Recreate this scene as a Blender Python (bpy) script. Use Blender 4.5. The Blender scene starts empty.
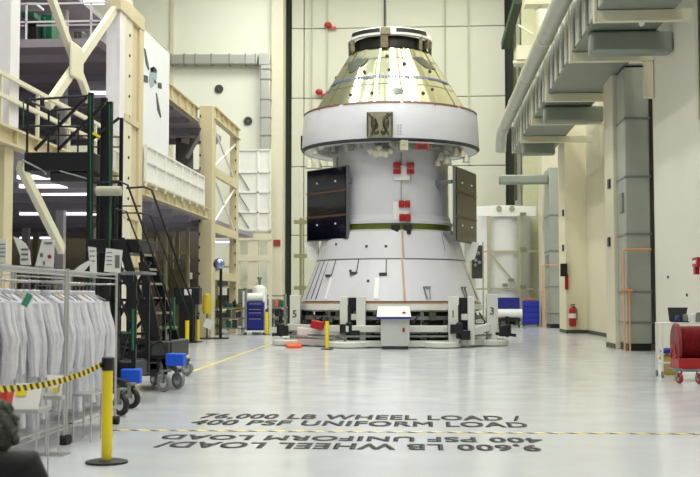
import bpy, bmesh, math, random
from mathutils import Vector, Matrix
R = random.Random(7)
PI = math.pi
sc = bpy.context.scene
# ---------------------------------------------------------------- camera
F, H, VPX, HOR = 1100.0, 1.56, 425.0, 300.0
cam = bpy.data.cameras.new('camera'); camo = bpy.data.objects.new('camera', cam)
sc.collection.objects.link(camo); sc.camera = camo
cam.sensor_width = 36; cam.lens = F / 700 * 36; cam.clip_end = 500; cam.clip_start = 0.1
PITCH = math.atan((HOR - 238.5) / F); YAW = math.atan((VPX - 350) / F)
camo.location = (0, 0, H); camo.rotation_euler = (PI/2 + PITCH, 0, YAW)
cam.dof.use_dof = True; cam.dof.focus_distance = 32; cam.dof.aperture_fstop = 3.6
RM = camo.rotation_euler.to_matrix()
# ---------------------------------------------------------------- world and lights
w = bpy.data.worlds.new('world'); sc.world = w; w.use_nodes = True
bg = w.node_tree.nodes['Background']; bg.inputs[0].default_value = (0.93, 0.95, 1.0, 1); bg.inputs[1].default_value = 0.36
vs = sc.view_settings; vs.view_transform = 'Standard'; vs.look = 'None'; vs.gamma = 1; vs.use_curve_mapping = False
vs.exposure = -0.97
def area(name, loc, rot, sx, sy, power, col=(.985, 1, .965)):
    l = bpy.data.lights.new(name, 'AREA'); l.shape = 'RECTANGLE'; l.size = sx; l.size_y = sy; l.energy = power; l.color = col
    o = bpy.data.objects.new(name, l); sc.collection.objects.link(o); o.location = loc; o.rotation_euler = rot; return o
for yy in (6, 20, 34, 48, 62):
    for xx in (-11, -5.6, -.2, 5.2):
        area('high_bay_light', (xx, yy, 23.5), (0, 0, 0), .9, 7, 1550)
# ---------------------------------------------------------------- helpers
def lin(c):
    return tuple(((v/255)/12.92 if v/255 <= .04045 else ((v/255+.055)/1.055)**2.4) for v in c)
MATS = {}
def mat(name, rgb, rough=.5, metal=0, var=.06, scale=3, bump=0, bscale=40, emit=0, spec=.5, alpha=1, coat=0):
    if name in MATS: return MATS[name]
    m = bpy.data.materials.new(name); m.use_nodes = True; nt = m.node_tree; b = nt.nodes['Principled BSDF']
    c = lin(rgb)
    b.inputs['Roughness'].default_value = rough; b.inputs['Metallic'].default_value = metal
    b.inputs['Specular IOR Level'].default_value = spec
    if coat: b.inputs['Coat Weight'].default_value = coat; b.inputs['Coat Roughness'].default_value = .05
    if alpha < 1: b.inputs['Alpha'].default_value = alpha
    tc = nt.nodes.new('ShaderNodeTexCoord')
    if var:
        n = nt.nodes.new('ShaderNodeTexNoise'); n.inputs['Scale'].default_value = scale; n.inputs['Detail'].default_value = 4
        r = nt.nodes.new('ShaderNodeMix'); r.data_type = 'RGBA'
        r.inputs[6].default_value = tuple(x*(1-var*1.6) for x in c) + (1,); r.inputs[7].default_value = tuple(min(1, x*(1+var)) for x in c) + (1,)
        nt.links.new(tc.outputs['Object'], n.inputs['Vector']); nt.links.new(n.outputs['Fac'], r.inputs[0]); nt.links.new(r.outputs[2], b.inputs['Base Color'])
    else: b.inputs['Base Color'].default_value = c + (1,)
    if bump:
        n2 = nt.nodes.new('ShaderNodeTexNoise'); n2.inputs['Scale'].default_value = bscale
        bp = nt.nodes.new('ShaderNodeBump'); bp.inputs['Strength'].default_value = bump; bp.inputs['Distance'].default_value = .02
        nt.links.new(tc.outputs['Object'], n2.inputs['Vector']); nt.links.new(n2.outputs['Fac'], bp.inputs['Height']); nt.links.new(bp.outputs['Normal'], b.inputs['Normal'])
    if emit:
        b.inputs['Emission Color'].default_value = c + (1,); b.inputs['Emission Strength'].default_value = emit
    MATS[name] = m; return m
SPLIT = {'stiffener', 'joint_band', 'duct_flange', 'underside_fitting', 'thruster_nozzle', 'portal_rung', 'clamp', 'port_plug', 'cone_port', 'ring_strut', 'base_beam', 'mid_beam', 'edge_rail',
         'inner_column', 'bolt_row', 'round_lug', 'clamp_block', 'gauge', 'hydraulic_hose', 'crossbeam', 'upright', 'brace', 'hanger_arm', 'soffit_joist', 'cross_beam', 'diagonal_brace', 'clamp_cluster', 'reel_support',
         'cover_plate', 'fastener', 'divider', 'harness_cable', 'cross_rail', 'truss_frame', 'access_strip', 'blue_strip', 'green_handle', 'outrigger_jack', 'bay_rail', 'printed_lines', 'foil_lap_joint', 'foil_seam', 'rail_frame_x', 'latch_frame', 'lattice_brace', 'tie_beam', 'outrigger_arm', 'drop_rod', 'eyes', 'ring_recess_x', 'green_edging', 'inclined_panel', 'body_seam', 'bay_equipment', 'door_rail', 'hinge_arm', 'grey_patch', 'platform_gas_strut', 'lower_panel', 'cone_rib'}
class MB:
    def __init__(s): s.bm = bmesh.new(); s.mi = 0
    def _f(s, vs):
        try: f = s.bm.faces.new(vs); f.material_index = s.mi; f.smooth = True; return f
        except ValueError: return None
    def hexa(s, p):          # 8 points: bottom 4 ccw, top 4 ccw
        v = [s.bm.verts.new(q) for q in p]
        for f in ((3,2,1,0), (4,5,6,7), (0,1,5,4), (1,2,6,5), (2,3,7,6), (3,0,4,7)): s._f([v[i] for i in f])
        return s
    def box(s, c, d, rz=0, M=None):
        x, y, z = d[0]/2, d[1]/2, d[2]/2
        m = M if M is not None else Matrix.Rotation(rz, 3, 'Z')
        return s.hexa([Vector(c) + m @ Vector(q) for q in ((-x,-y,-z),(x,-y,-z),(x,y,-z),(-x,y,-z),(-x,-y,z),(x,-y,z),(x,y,z),(-x,y,z))])
    def bb(s, x0, x1, y0, y1, z0, z1): return s.box(((x0+x1)/2, (y0+y1)/2, (z0+z1)/2), (abs(x1-x0), abs(y1-y0), abs(z1-z0)))
    def frame(s, a, b, up=(0,0,1)):
        a, b = Vector(a), Vector(b); d = (b-a).normalized(); u = Vector(up)
        if abs(d.dot(u)) > .98: u = Vector((0,1,0))
        x = d.cross(u).normalized(); y = x.cross(d).normalized(); return a, b, d, x, y
    def bar(s, a, b, w_, h_=None):
        h_ = h_ or w_
        a, b, d, x, y = s.frame(a, b); x = x*w_/2; y = y*h_/2
        return s.hexa([a-x-y, a+x-y, a+x+y, a-x+y, b-x-y, b+x-y, b+x+y, b-x+y])
    def tube(s, pts, r, n=10, r2=None, cap=True):
        pts = [Vector(p) for p in pts]; rings = []; px = None
        for i, p in enumerate(pts):
            t = (pts[min(i+1, len(pts)-1)] - pts[max(i-1, 0)]).normalized()
            if px is None:
                u = Vector((0,0,1)) if abs(t.z) < .95 else Vector((0,1,0)); px = t.cross(u).normalized()
            px = (px - t*px.dot(t)).normalized(); py = t.cross(px)
            rr = r if r2 is None else r + (r2-r)*i/(len(pts)-1)
            if isinstance(r, (list, tuple)): rr = r[i]
            rings.append([s.bm.verts.new(p + px*rr*math.cos(2*PI*k/n) + py*rr*math.sin(2*PI*k/n)) for k in range(n)])
        for a, b in zip(rings, rings[1:]):
            for k in range(n): s._f([a[k], a[(k+1)%n], b[(k+1)%n], b[k]])
        if cap: s._f(rings[0][::-1]); s._f(rings[-1])
        return s
    def lathe(s, prof, c=(0,0,0), n=48, a0=0, a1=2*PI, axis='Z', cap=False):
        full = abs(a1-a0-2*PI) < 1e-6; m = n if full else n+1; rings = []
        for r, z in prof:
            ring = []
            for k in range(m):
                a = a0+(a1-a0)*k/n
                q = Vector((r*math.cos(a), r*math.sin(a), z))
                if axis == 'Y': q = Vector((q.x, q.z, q.y))
                if axis == 'X': q = Vector((q.z, q.x, q.y))
                ring.append(s.bm.verts.new(Vector(c)+q))
            rings.append(ring)
        for a, b in zip(rings, rings[1:]):
            for k in range(n): s._f([a[k], a[(k+1)%m], b[(k+1)%m], b[k]])
        if cap and full: s._f(rings[0][::-1]); s._f(rings[-1])
        return s
    def prism(s, pts, z0, z1):
        a = [s.bm.verts.new((p[0], p[1], z0)) for p in pts]; b = [s.bm.verts.new((p[0], p[1], z1)) for p in pts]
        s._f(a[::-1]); s._f(b); n = len(pts)
        for k in range(n): s._f([a[k], a[(k+1)%n], b[(k+1)%n], b[k]])
        return s
    def slab(s, pts, off):   # polygon in 3D extruded by off
        off = Vector(off); a = [s.bm.verts.new(Vector(p)) for p in pts]; b = [s.bm.verts.new(Vector(p)+off) for p in pts]
        s._f(a[::-1]); s._f(b); n = len(pts)
        for k in range(n): s._f([a[k], a[(k+1)%n], b[(k+1)%n], b[k]])
        return s
    def ball(s, c, r, sx=1, sy=1, sz=1, n=16, m=10):
        return s.tube_profile(c, [(r*math.sin(PI*i/m), -r*math.cos(PI*i/m)) for i in range(m+1)], sx, sy, sz, n)
    def tube_profile(s, c, prof, sx, sy, sz, n):
        c = Vector(c); rings = [[s.bm.verts.new(c + Vector((max(r, 1e-4)*math.cos(2*PI*k/n)*sx, max(r, 1e-4)*math.sin(2*PI*k/n)*sy, z*sz))) for k in range(n)] for r, z in prof]
        for a, b in zip(rings, rings[1:]):
            for k in range(n): s._f([a[k], a[(k+1)%n], b[(k+1)%n], b[k]])
        s._f(rings[0][::-1]); s._f(rings[-1]); return s
    def islands(s):
        out = []; s.bm.faces.ensure_lookup_table(); seen = set()
        for f in s.bm.faces:
            if f.index in seen and f.index >= 0: continue
            st_ = [f]; seen.add(f.index); grp = []
            while st_:
                g = st_.pop(); grp.append(g)
                for v in g.verts:
                    for h in v.link_faces:
                        if h.index not in seen: seen.add(h.index); st_.append(h)
            out.append(grp)
        return out
    def build(s, name, ms, parent=None, bevel=0, label=None, flat=False, ang=35):
        if name in SPLIT and parent is not None:
            s.bm.faces.index_update(); isl = s.islands()
            if len(isl) > 1:
                last = None
                for grp in isl:
                    m2 = MB(); mp = {}
                    for f in grp:
                        for v in f.verts:
                            if v not in mp: mp[v] = m2.bm.verts.new(v.co)
                        m2._f([mp[v] for v in f.verts])
                    last = m2.build(name, ms, parent, bevel, label, flat, ang)
                s.bm.free(); return last
        me = bpy.data.meshes.new(name); bmesh.ops.recalc_face_normals(s.bm, faces=s.bm.faces); s.bm.to_mesh(me); s.bm.free()
        if not isinstance(ms, (list, tuple)): ms = [ms]
        for m in ms: me.materials.append(m)
        me.set_sharp_from_angle(angle=math.radians(ang))
        o = bpy.data.objects.new(name, me); sc.collection.objects.link(o)
        if parent is not None: o.parent = parent; o.matrix_parent_inverse = Matrix.Translation(parent.location).inverted() if parent.type == 'EMPTY' else Matrix.Identity(4)
        if bevel:
            b = o.modifiers.new('bevel', 'BEVEL'); b.width = bevel; b.segments = 2; b.limit_method = 'ANGLE'; b.angle_limit = math.radians(40)
        if label: o['label'] = label
        return o
# all meshes are written in world coordinates; an Empty at the thing's base carries them
def thing(name, label, cat, loc=(0,0,0), group=None):
    o = bpy.data.objects.new(name, None); sc.collection.objects.link(o); o.location = loc; o.empty_display_size = .2
    o['label'] = label; o['category'] = cat
    if group: o['group'] = group
    bpy.context.view_layer.update(); return o
def tag(o, label, cat, group=None, kind=None):
    o['label'] = label; o['category'] = cat
    if group: o['group'] = group
    if kind: o['kind'] = kind
    return o
def struct(o): o['kind'] = 'structure'; return o
def dup(root, off, label=None, group=None, rz=0):
    r = root.copy(); sc.collection.objects.link(r); r.location = Vector(root.location) + Vector(off); r.rotation_euler.z = root.rotation_euler.z + rz
    if label: r['label'] = label
    if group: r['group'] = group
    for ch in list(root.children):
        c = ch.copy(); sc.collection.objects.link(c); c.parent = r; c.matrix_parent_inverse = ch.matrix_parent_inverse.copy()
        for g in list(ch.children):
            d = g.copy(); sc.collection.objects.link(d); d.parent = c; d.matrix_parent_inverse = g.matrix_parent_inverse.copy()
    return r
def ray(px, py): return RM @ Vector((px-350, 238.5-py, -F))
def W(px, py, Y):
    d = ray(px, py); return Vector((0,0,H)) + d*(Y/d.y)
def G(px, py, z=0):
    d = ray(px, py); return Vector((0,0,H)) + d*((z-H)/d.z)
def WX(px, py, X):
    d = ray(px, py); return Vector((0,0,H)) + d*(X/d.x)
# ---------------------------------------------------------------- materials
CREAM = mat('cream_paint', (202, 190, 154), .45, var=.05, scale=1.5)
CREAM2 = mat('pale_cream_paint', (216, 211, 186), .45, var=.04, scale=2)
LILAC = mat('white_steel_paint', (226, 222, 226), .4, var=.03)
WALL = mat('back_wall_paint', (234, 237, 220), .55, var=.05, scale=.25)
WALLR = mat('side_wall_paint', (228, 226, 212), .55, var=.05, scale=.35)
DOORP = mat('hangar_door_paint', (198, 198, 180), .5, var=.05, scale=.3)
WHITE = mat('white_paint', (226, 226, 224), .4, var=.03, scale=3)
WHITEM = mat('white_metal', (232, 232, 226), .35, var=.04, scale=4)
PANEL = mat('white_aeroshell', (206, 206, 212), .32, var=.05, scale=1.2)
BLACK = mat('black_steel', (13, 14, 16), .45, var=.15, scale=6)
RUBBER = mat('black_rubber', (26, 25, 25), .7, var=.1)
DGREY = mat('dark_grey', (58, 60, 60), .5, var=.12)
GREY = mat('grey_metal', (130, 134, 132), .4, .3, var=.08)
STEEL = mat('bright_steel', (190, 190, 188), .28, .8, var=.06)
GALV = mat('galvanised_duct', (140, 148, 138), .42, .35, var=.12, scale=1.6)
GALVL = mat('pale_galvanised_duct', (186, 188, 178), .4, .3, var=.1, scale=1.4)
GREEN = mat('green_paint', (14, 100, 66), .45)
YEL = mat('yellow_plastic', (236, 212, 24), .35, var=.04)
BLUE = mat('blue_pad', (18, 84, 210), .5, var=.06)
NAVY = mat('navy_paint', (28, 34, 128), .35, var=.06)
RED = mat('red_paint', (168, 24, 28), .35, var=.1)
ORANGE = mat('orange_plastic', (232, 96, 44), .5)
PEACH = mat('orange_pipe', (222, 160, 112), .45)
COPPER = mat('copper_trim', (124, 78, 56), .4, .3, var=.2, scale=8)
OLIVE = mat('olive_band', (96, 108, 34), .4, .2, var=.2, scale=8)
BROWN = mat('brown_shade', (120, 104, 84), .6, var=.1)
PAPER = mat('paper', (228, 228, 222), .7, var=.02)
INK = mat('ink', (40, 42, 44), .6, var=0)
PAINTK = mat('black_floor_paint', (12, 13, 14), .7, var=.1, scale=5)
TUBE = mat('fluorescent_tube', (238, 232, 255), .4, var=0, emit=4)
CLOTH = mat('white_garment_cloth', (214, 213, 220), .8, var=.06, scale=5, bump=1.0, bscale=9)
# foil cone
FOIL = mat('silver_foil', (186, 187, 158), .2, .93, var=.12, scale=2.6, bump=.12, bscale=4)
# ---------------------------------------------------------------- floor
m = bpy.data.materials.new('epoxy_floor'); m.use_nodes = True; nt = m.node_tree; b = nt.nodes['Principled BSDF']
tc = nt.nodes.new('ShaderNodeTexCoord'); n1 = nt.nodes.new('ShaderNodeTexNoise'); n1.inputs['Scale'].default_value = .35; n1.inputs['Detail'].default_value = 6
mx = nt.nodes.new('ShaderNodeMix'); mx.data_type = 'RGBA'; mx.inputs[6].default_value = lin((190,192,197))+(1,); mx.inputs[7].default_value = lin((204,206,209))+(1,)
nt.links.new(tc.outputs['Object'], n1.inputs['Vector']); nt.links.new(n1.outputs['Fac'], mx.inputs[0]); nt.links.new(mx.outputs[2], b.inputs['Base Color'])
n2 = nt.nodes.new('ShaderNodeTexNoise'); n2.inputs['Scale'].default_value = 1.4; n2.inputs['Detail'].default_value = 3
mr = nt.nodes.new('ShaderNodeMapRange'); mr.inputs[3].default_value = .09; mr.inputs[4].default_value = .24
nt.links.new(tc.outputs['Object'], n2.inputs['Vector']); nt.links.new(n2.outputs['Fac'], mr.inputs[0]); nt.links.new(mr.outputs[0], b.inputs['Roughness'])
bp = nt.nodes.new('ShaderNodeBump'); bp.inputs['Strength'].default_value = .05; bp.inputs['Distance'].default_value = .02
nt.links.new(n2.outputs['Fac'], bp.inputs['Height']); nt.links.new(bp.outputs['Normal'], b.inputs['Normal'])
FLOOR = m
fl = struct(MB().bb(-26, 14, -6, 78, -.2, 0).build('floor', FLOOR))
# ceiling, far above the frame
struct(MB().bb(-26, 14, -6, 78, 24, 24.3).build('ceiling', WALL))
# ---------------------------------------------------------------- back wall with the hangar door
YB = 72.0
def bx(px, Y=YB): return W(px, 300, Y).x
def bz(py, Y=YB): return W(392, py, Y).z
xa, xb, xc, xd = bx(284.5), bx(291), bx(507), bx(516)
back = struct(MB().bb(-26, xa, YB-1.2, YB+.5, 0, 24).bb(xd, 14, YB, YB+.5, 0, 24).bb(xa, xd, YB+.8, YB+1.2, 0, 24).build('wall_back', WALL))
mb = MB()
mb.bb(bx(271,YB-1.2), bx(283,YB-1.2), YB-1.6, YB-1.2, 0, 24)
mb.bb(bx(168,YB-1.2), bx(172,YB-1.2), YB-1.35, YB-1.2, 0, 24)
struct(mb.build('trim_1', CREAM2, bevel=.02))
# door leaves: stacked panels
dk = struct(MB().bb(xa, xb-.02, YB+.3, YB+.8, 0, 24).bb(xc+.02, xd, YB+.3, YB+.8, 0, 24).build('trim_2', mat('dark_slot', (38, 42, 28), .8)))
mb = MB(); zs = [0, bz(310-6), bz(235), bz(166), bz(97), bz(27), 21.9, 24]
zs = [0] + [bz(y) for y in (235, 166, 97, 27)] + [24]
for z0, z1 in zip(zs, zs[1:]):
    for x0, x1 in ((xb, bx(303)), (bx(303.6), bx(386)), (bx(386.5), bx(446)), (bx(446.6), xc)):
        mb.bb(x0, x1, YB+.1 if x0 > xb else YB, YB+.5, z0+.02, z1-.02)
door = struct(mb.build('door_1', DOORP, bevel=.03))
MB().bb(xb, xc, YB+.4, YB+.6, 0, 24).build('door_panel', mat('door_seam', (120, 120, 96), .7), door)
mb = MB()
for px in (311, 327, 446, 470):
    mb.bb(bx(px)-.04, bx(px)+.04, YB-.02, YB+.1, bz(165), 24)
mb.build('door_rail', mat('rail_cream', (176, 178, 150), .5), door)
mb = MB().bb(bx(385)-.04, bx(385)+.04, YB-.03, YB+.1, bz(27), 24); mb.build('cable', BLACK, door)
for px, py in ((328, 25), (319, 92)):
    o = MB().ball(W(px, py, YB-.25), .25, 1, .7, .8).box(W(px+5, py+3, YB-.1), (.4, .1, .18)).build('warning_beacon', RED)
    tag(o, 'red warning beacon on the hangar door, %s' % ('the upper one near the ceiling' if py < 50 else 'the lower one beside the silver cone'), 'beacon')
# small fixtures on the back wall left of the door
duct = thing('wall_duct', 'silver air duct running across the back wall and turning down', 'duct', W(266, 150, YB-1.4))
Yd = YB-1.7
a, b_ = W(160, 61, Yd), W(270, 61, Yd)
mb = MB()
segs = [172, 185, 196, 212, 230, 246, 256]
mb.bar(W(172, 60, Yd), W(258, 60, Yd), .6, .62); mb.build('duct_run', mat('wall_duct_metal', (182, 184, 176), .35, .5, var=.1, scale=.8), duct, bevel=.04)
mb = MB()
mb.bar(W(266, 55, Yd), W(266, 300-150+2, Yd), .62, .6).box(W(265, 60, Yd), (.75, .66, .75)); mb.build('duct_drop', MATS['wall_duct_metal'], duct, bevel=.04)
mb = MB()
for px in segs: mb.box(W(px, 60, Yd), (.06, .7, .72))
for py in (70, 80, 100, 118, 136): mb.box(W(266, py, Yd), (.72, .7, .06))
mb.build('duct_flange', GREY, duct)
for px, py, d in ((219, 89, 'left'), (248, 121, 'right')):
    o = MB().lathe([(.05,-.06), (.28,-.06), (.28,.06), (.12,.06), (.12,-.02), (.05,-.02)], W(px, py, YB-1.25), 24, axis='Y').build('wall_port', DGREY)
    tag(o, 'small round dark port on the cream back wall, the %s' % ('higher one under the duct' if d == 'left' else 'lower one near the duct drop'), 'port')
# framed white lift panel on the back wall
t = thing('framed_panel', 'tall white ribbed panel hanging between yellow posts and back wall column', 'panel', W(255, 232, YB-3))
Yp = YB-3
x0, x1, z0, z1 = W(239, 0, Yp).x, W(271, 0, Yp).x, W(255, 230, Yp).z, W(255, 150, Yp).z
MB().bb(x0, x1, Yp, Yp+.12, z0, z1).build('sheet', WHITEM, t)
mb = MB()
for f in (0, .62, 1): mb.bb(x0+(x1-x0)*f-.06, x0+(x1-x0)*f+.06, Yp-.09, Yp, z0, z1)
for f in (0, .22, .47, .72, 1): mb.bb(x0, x1, Yp-.09, Yp, z0+(z1-z0)*f-.05, z0+(z1-z0)*f+.05)
mb.build('rib_frame', WHITEM, t)
mb = MB()
for f in (.02, .24, .5): mb.bar((x0+.1, Yp-.1, z0+(z1-z0)*(f+.2)), (x0+(x1-x0)*.36, Yp-.1, z0+(z1-z0)*f), .06)
mb.build('brace', GREY, t)
mb = MB()
for f in (.15, .85): mb.bar((x0+(x1-x0)*f, Yp+.1, z1-.2), (x0+(x1-x0)*f, YB-1.2, z1+.1), .12)
mb.build('hanger_arm', GREY, t)
# cream service frame below it
t = thing('service_frame', 'cream steel service frame with open bays below the ribbed panel', 'frame', W(255, 325, YB-4))
Yp = YB-4; mb = MB()
for px in (239, 252, 257, 271): mb.bb(W(px,0,Yp).x-.16, W(px,0,Yp).x+.16, Yp-.15, Yp+.15, 0, W(255, 236, Yp).z)
mb.build('upright', CREAM2, t)
mb = MB()
for py in (237, 258): mb.bb(W(238,0,Yp).x, W(273,0,Yp).x, Yp-.2, Yp+.2, W(255,py,Yp).z-.2, W(255,py,Yp).z+.2)
mb.build('crossbeam', CREAM2, t)
o = MB().box(W(277, 243, YB-1.64), (.45, .1, .42)).build('red_notice', mat('dull_red', (150, 52, 44), .6)); tag(o, 'small red notice on the cream column left of the hangar door', 'sign')
# wall conduit rungs left of the spacecraft
t = thing('pipe_stand', 'thin olive pipe stand with three clamps left of the spacecraft', 'stand', W(301, 325, 64))
MB().tube([W(301, 325, 64), W(301, 218, 64)], .09, 8).build('pipe', mat('olive_pipe', (140, 136, 96), .5), t)
for py in (222, 256, 288): MB().bar(W(294, py, 64), W(307, py, 64), .2, .22).build('clamp', MATS['olive_pipe'], t)
MB().bb(W(297,0,64).x, W(305,0,64).x, 63.6, 64.4, 0, .1).build('foot', MATS['olive_pipe'], t)
# ---------------------------------------------------------------- right wall: block, recess, pilasters
XW = 6.72
def yx(px, X=XW): return F*X/(px-VPX)
Yc1 = G(566, 333.2).y            # front of the far block
wr = MB()
struct(wr.bb(XW, 14, -6, 32.7, 0, 24).build('wall_right', WALLR))
REC = mat('recess_paint', (226, 219, 190), .55, var=.05, scale=.35)
struct(MB().bb(7.6, 14, 32.7, 52.4, 0, 24).build('wall_right', REC))
struct(MB().bb(6.62, 14, 52.4, 55.0, 0, 24).build('wall_right', REC))
struct(MB().bb(7.8, 14, 55.0, YB, 0, 24).build('wall_right', WALLR))
# pilasters
o = struct(MB().bb(6.08, 7.6, 35.9, 37.6, 0, 24).build('trim_3', CREAM2, bevel=.02))
o = struct(MB().bb(6.85, 7.8, 64.8, 67, 0, 24).build('trim_4', CREAM2, bevel=.02))
# black skirting
mb = MB(); mb.bb(6.06, 6.08, 35.9, 37.6, 0, .16); mb.bb(7.58, 7.6, 37.6, 52.4, 0, .16); mb.bb(6.6, 7.6, 52.38, 52.4, 0, .16); mb.bb(6.6, 6.62, 52.4, 55.0, 0, .16)
struct(mb.build('baseboard_right', mat('skirting', (72, 76, 56), .6)))
# near wall panel line & thin conduit
struct(MB().bb(XW-.05, XW, 27.15, 27.35, 6, 24).build('trim_5', CREAM2))
t = MB().bb(XW-.06, XW, 26.9, 26.98, 2, 24).build('wall_conduit', DGREY); tag(t, 'thin dark vertical conduit on the near right wall', 'conduit')
# cream pad on recess wall
struct(MB().bb(7.4, 7.6, 47, 50.5, 7.2, 24).build('trim_6', CREAM2, bevel=.02))
# vertical grey ducts
def vduct(x0, x1, y0, y1, ztop, joints, label, wx):
    t = thing('riser_duct', label, 'duct', ((x0+x1)/2, (y0+y1)/2, 0))
    MB().bb(x0, x1, y0, y1, .22, ztop).build('duct_body', RISER, t, bevel=.03)
    mb = MB()
    for z in joints: mb.bb(x0-.025, x1+.02, y0-.03, y1, z-.03, z+.03)
    mb.build('joint_band', GREY, t)
    MB().bb(x0+.03, x1-.03, y0+.05, y1, 0, .22).build('plinth', BLACK, t)
    mb = MB().bb(x1, x1+.1, y0-.02, y1, .2, ztop); mb.build('gap_shade_strip', mat('gap_shade', (50, 52, 44), .7), t)  # dark strip added for the shade in the gap beside the duct
    return t
s33 = F/34.4
RISER = mat('riser_metal', (168, 173, 163), .45, .15, var=.12, scale=1.2)
t = vduct(6.2, 6.95, 34.4, 35.85, 8.8, [1.56+(300-y)/s33 for y in (322, 292, 235, 178, 120, 66)], 'tall grey square duct down the right wall, nearer of two', XW)
MB().bb(6.14, 6.2, 34.7, 35.2, 4.3, 4.9).build('access_box', GREY, t)
t2 = vduct(6.95, 7.68, 62, 64.6, 9.0, [.8, 2.3, 4.3, 6.3], 'tall grey square duct down the right wall, farther of two', XW)
MB().bb(6.89, 6.95, 62.5, 63.4, 3.4, 4.1).build('access_box', GREY, t2)
# orange pipe frames around the ducts
def pipeframe(Y, x0, x1, z1, zm, label):
    t = thing('orange_pipe_run', label, 'pipe', (x0, Y, 0))
    MB().tube([(x0, Y, 0), (x0, Y, z1-.05), (x0+.05, Y, z1), (x1, Y, z1)], .03, 10).build('pipe', PEACH, t)
    MB().tube([(x0+.16, Y-.02, 0), (x0+.16, Y-.02, zm)], .028, 8).bar((x0-.08, Y, zm), (x0+.26, Y, zm), .08).build('branch_pipe', PEACH, t)
pipeframe(34.2, W(624, 300, 34.2).x, W(652, 300, 34.2).x, W(624, 249.5, 34.2).z, W(624, 290, 34.2).z, 'orange pipe framing the nearer grey wall duct')
pipeframe(61.8, W(543, 300, 61.8).x, W(558, 300, 61.8).x, W(545, 265, 61.8).z, W(545, 292, 61.8).z, 'orange pipe framing the farther grey wall duct')
# fire extinguisher, alarm boxes
p = WX(571, 316, XW-.02) if False else W(572.5, 316, 52.15)
t = thing('fire_extinguisher', 'red fire extinguisher hung on the far right wall corner', 'extinguisher', (p.x, 52.15, p.z-.5))
MB().lathe([(.02,-.5), (.15,-.48), (.17,-.4), (.17,.28), (.1,.4), (.05,.46)], p, 20, cap=True).build('cylinder', RED, t)
MB().lathe([(.175,-.1), (.175,.12)], p, 20).build('label_band', PAPER, t)
MB().bb(p.x-.08, p.x+.08, p.y+.1, 52.4, p.z-.1, p.z+.1).bar(p+Vector((-.1,-.02,.5)), p+Vector((.12,-.02,.54)), .05).tube([p+Vector((.04,-.03,.48)), p+Vector((.2,-.05,.3)), p+Vector((.2,-.05,-.2))], .02, 8).build('hose_and_lever', BLACK, t)
o = MB().box(W(565, 270, 52.25)+Vector((-.06,0,0)), (.3, .3, .6)).build('alarm_box', BLACK); tag(o, 'black control box on the right wall above the red sign', 'box')
o = MB().box(W(566.5, 282, 52.35), (.16, .1, .72)).build('red_wall_sign', RED); tag(o, 'narrow red sign below the black control box on right wall', 'sign')
p = WX(698, 262, XW-.1)
t = thing('pull_station', 'red wall alarm box at the right edge of the view', 'alarm', p)
MB().box(p, (.16, .5, .22)).box(p+Vector((-.02, .1, -.2)), (.1, .2, .2)).build('body', RED, t)
MB().box(p+Vector((-.09, 0, 0)), (.02, .3, .08)).build('face_plate', PAPER, t)
for px, py in ((563, 213), (563, 248), (609, 184), (609, 242)):
    X = 6.62 if px < 600 else 6.08
    o = MB().box(WX(px, py, X-.03), (.07, .3, .3)).build('junction_box', DGREY); tag(o, 'small dark junction box on the %s pilaster, %s of its pair' % ('far' if px < 600 else 'near', 'upper' if py in (213, 184) else 'lower'), 'box')
# ---------------------------------------------------------------- overhead duct on brackets
XI, XO = 4.4, 6.3; ZB, ZT = 8.86, 10.3
t = thing('overhead_duct', 'long rectangular grey duct running overhead along the right wall', 'duct', (5.3, 40, ZB))
MB().bb(XI, XO, 20, 55, ZB, ZT).build('duct_body', GALV, t, bevel=.03)  # body colour darkened for the shade between the ribs and underneath
mb = MB(); y = 20.3
while y < 55:
    mb.bb(XI-.04, XI, y+.1, y+1.12, ZB+.02, ZT+.0).bb(XI-.1, XI-.04, y+.02, y+.16, ZB-.02, ZT+.03); y += 1.3
mb.build('stiffener', GALVL, t)
mb = MB()
for i, y in enumerate([27.8, 32.5, 39.0, 44.2, 49.2]):
    mb2 = MB(); xo = XW if i < 2 else (7.6 if i < 4 else 7.6)
    mb2.bb(XI-.12, xo, y-.1, y+.1, ZB-.3, ZB-.01).bb(XI-.13, XI-.05, y-.11, y+.11, ZB-.31, ZT+.1)
    if i in (1,): mb2.bb(xo-.3, xo-.02, y-.08, y+.08, ZB-1.4, ZB-.3)
    o = mb2.build('duct_bracket', CREAM2, bevel=.015)
    tag(o, 'cream bracket under the overhead duct, %s from the camera' % ['nearest', 'second', 'third', 'fourth', 'farthest'][i], 'bracket', 'brackets under the overhead duct')
for i, (y, lab) in enumerate(((29.9, 'nearest'), (41.5, 'middle'), (50.8, 'third'), (58.5, 'farthest'))):
    zt = ZB-.02; xo = XW if y < 33 else 7.6
    if i == 3: mb = MB().bb(4.2, 6.93, 62.1, 62.9, ZB-.75, ZB-.25)
    else: mb = MB().bb(XI+.1, (xo-.02, 6.7, 6.0)[i], y-.1, y+.5, ZB-.62, ZB-.02)
    o = mb.build('branch_duct', GALV, bevel=.08); tag(o, 'grey branch duct crossing below the overhead duct to the wall, %s one' % lab, 'duct', 'branch ducts on the right wall')
# spotlights under the duct
for i, (px, py, Y) in enumerate(((645, 22, 28.3), (600, 78, 39.5), (585, 95, 42.5))):
    p = W(px, py, Y); o = MB().tube([p+Vector((0,0,.25)), p+Vector((-.08,-.1,-.05)), p+Vector((-.15,-.3,-.12))], [.02,.05,.07], 12).build('spotlight', WHITEM)
    tag(o, 'small white spotlight under the overhead duct, %s' % ('nearest one', 'beside the third bracket', 'farthest one')[i], 'light')
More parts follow.
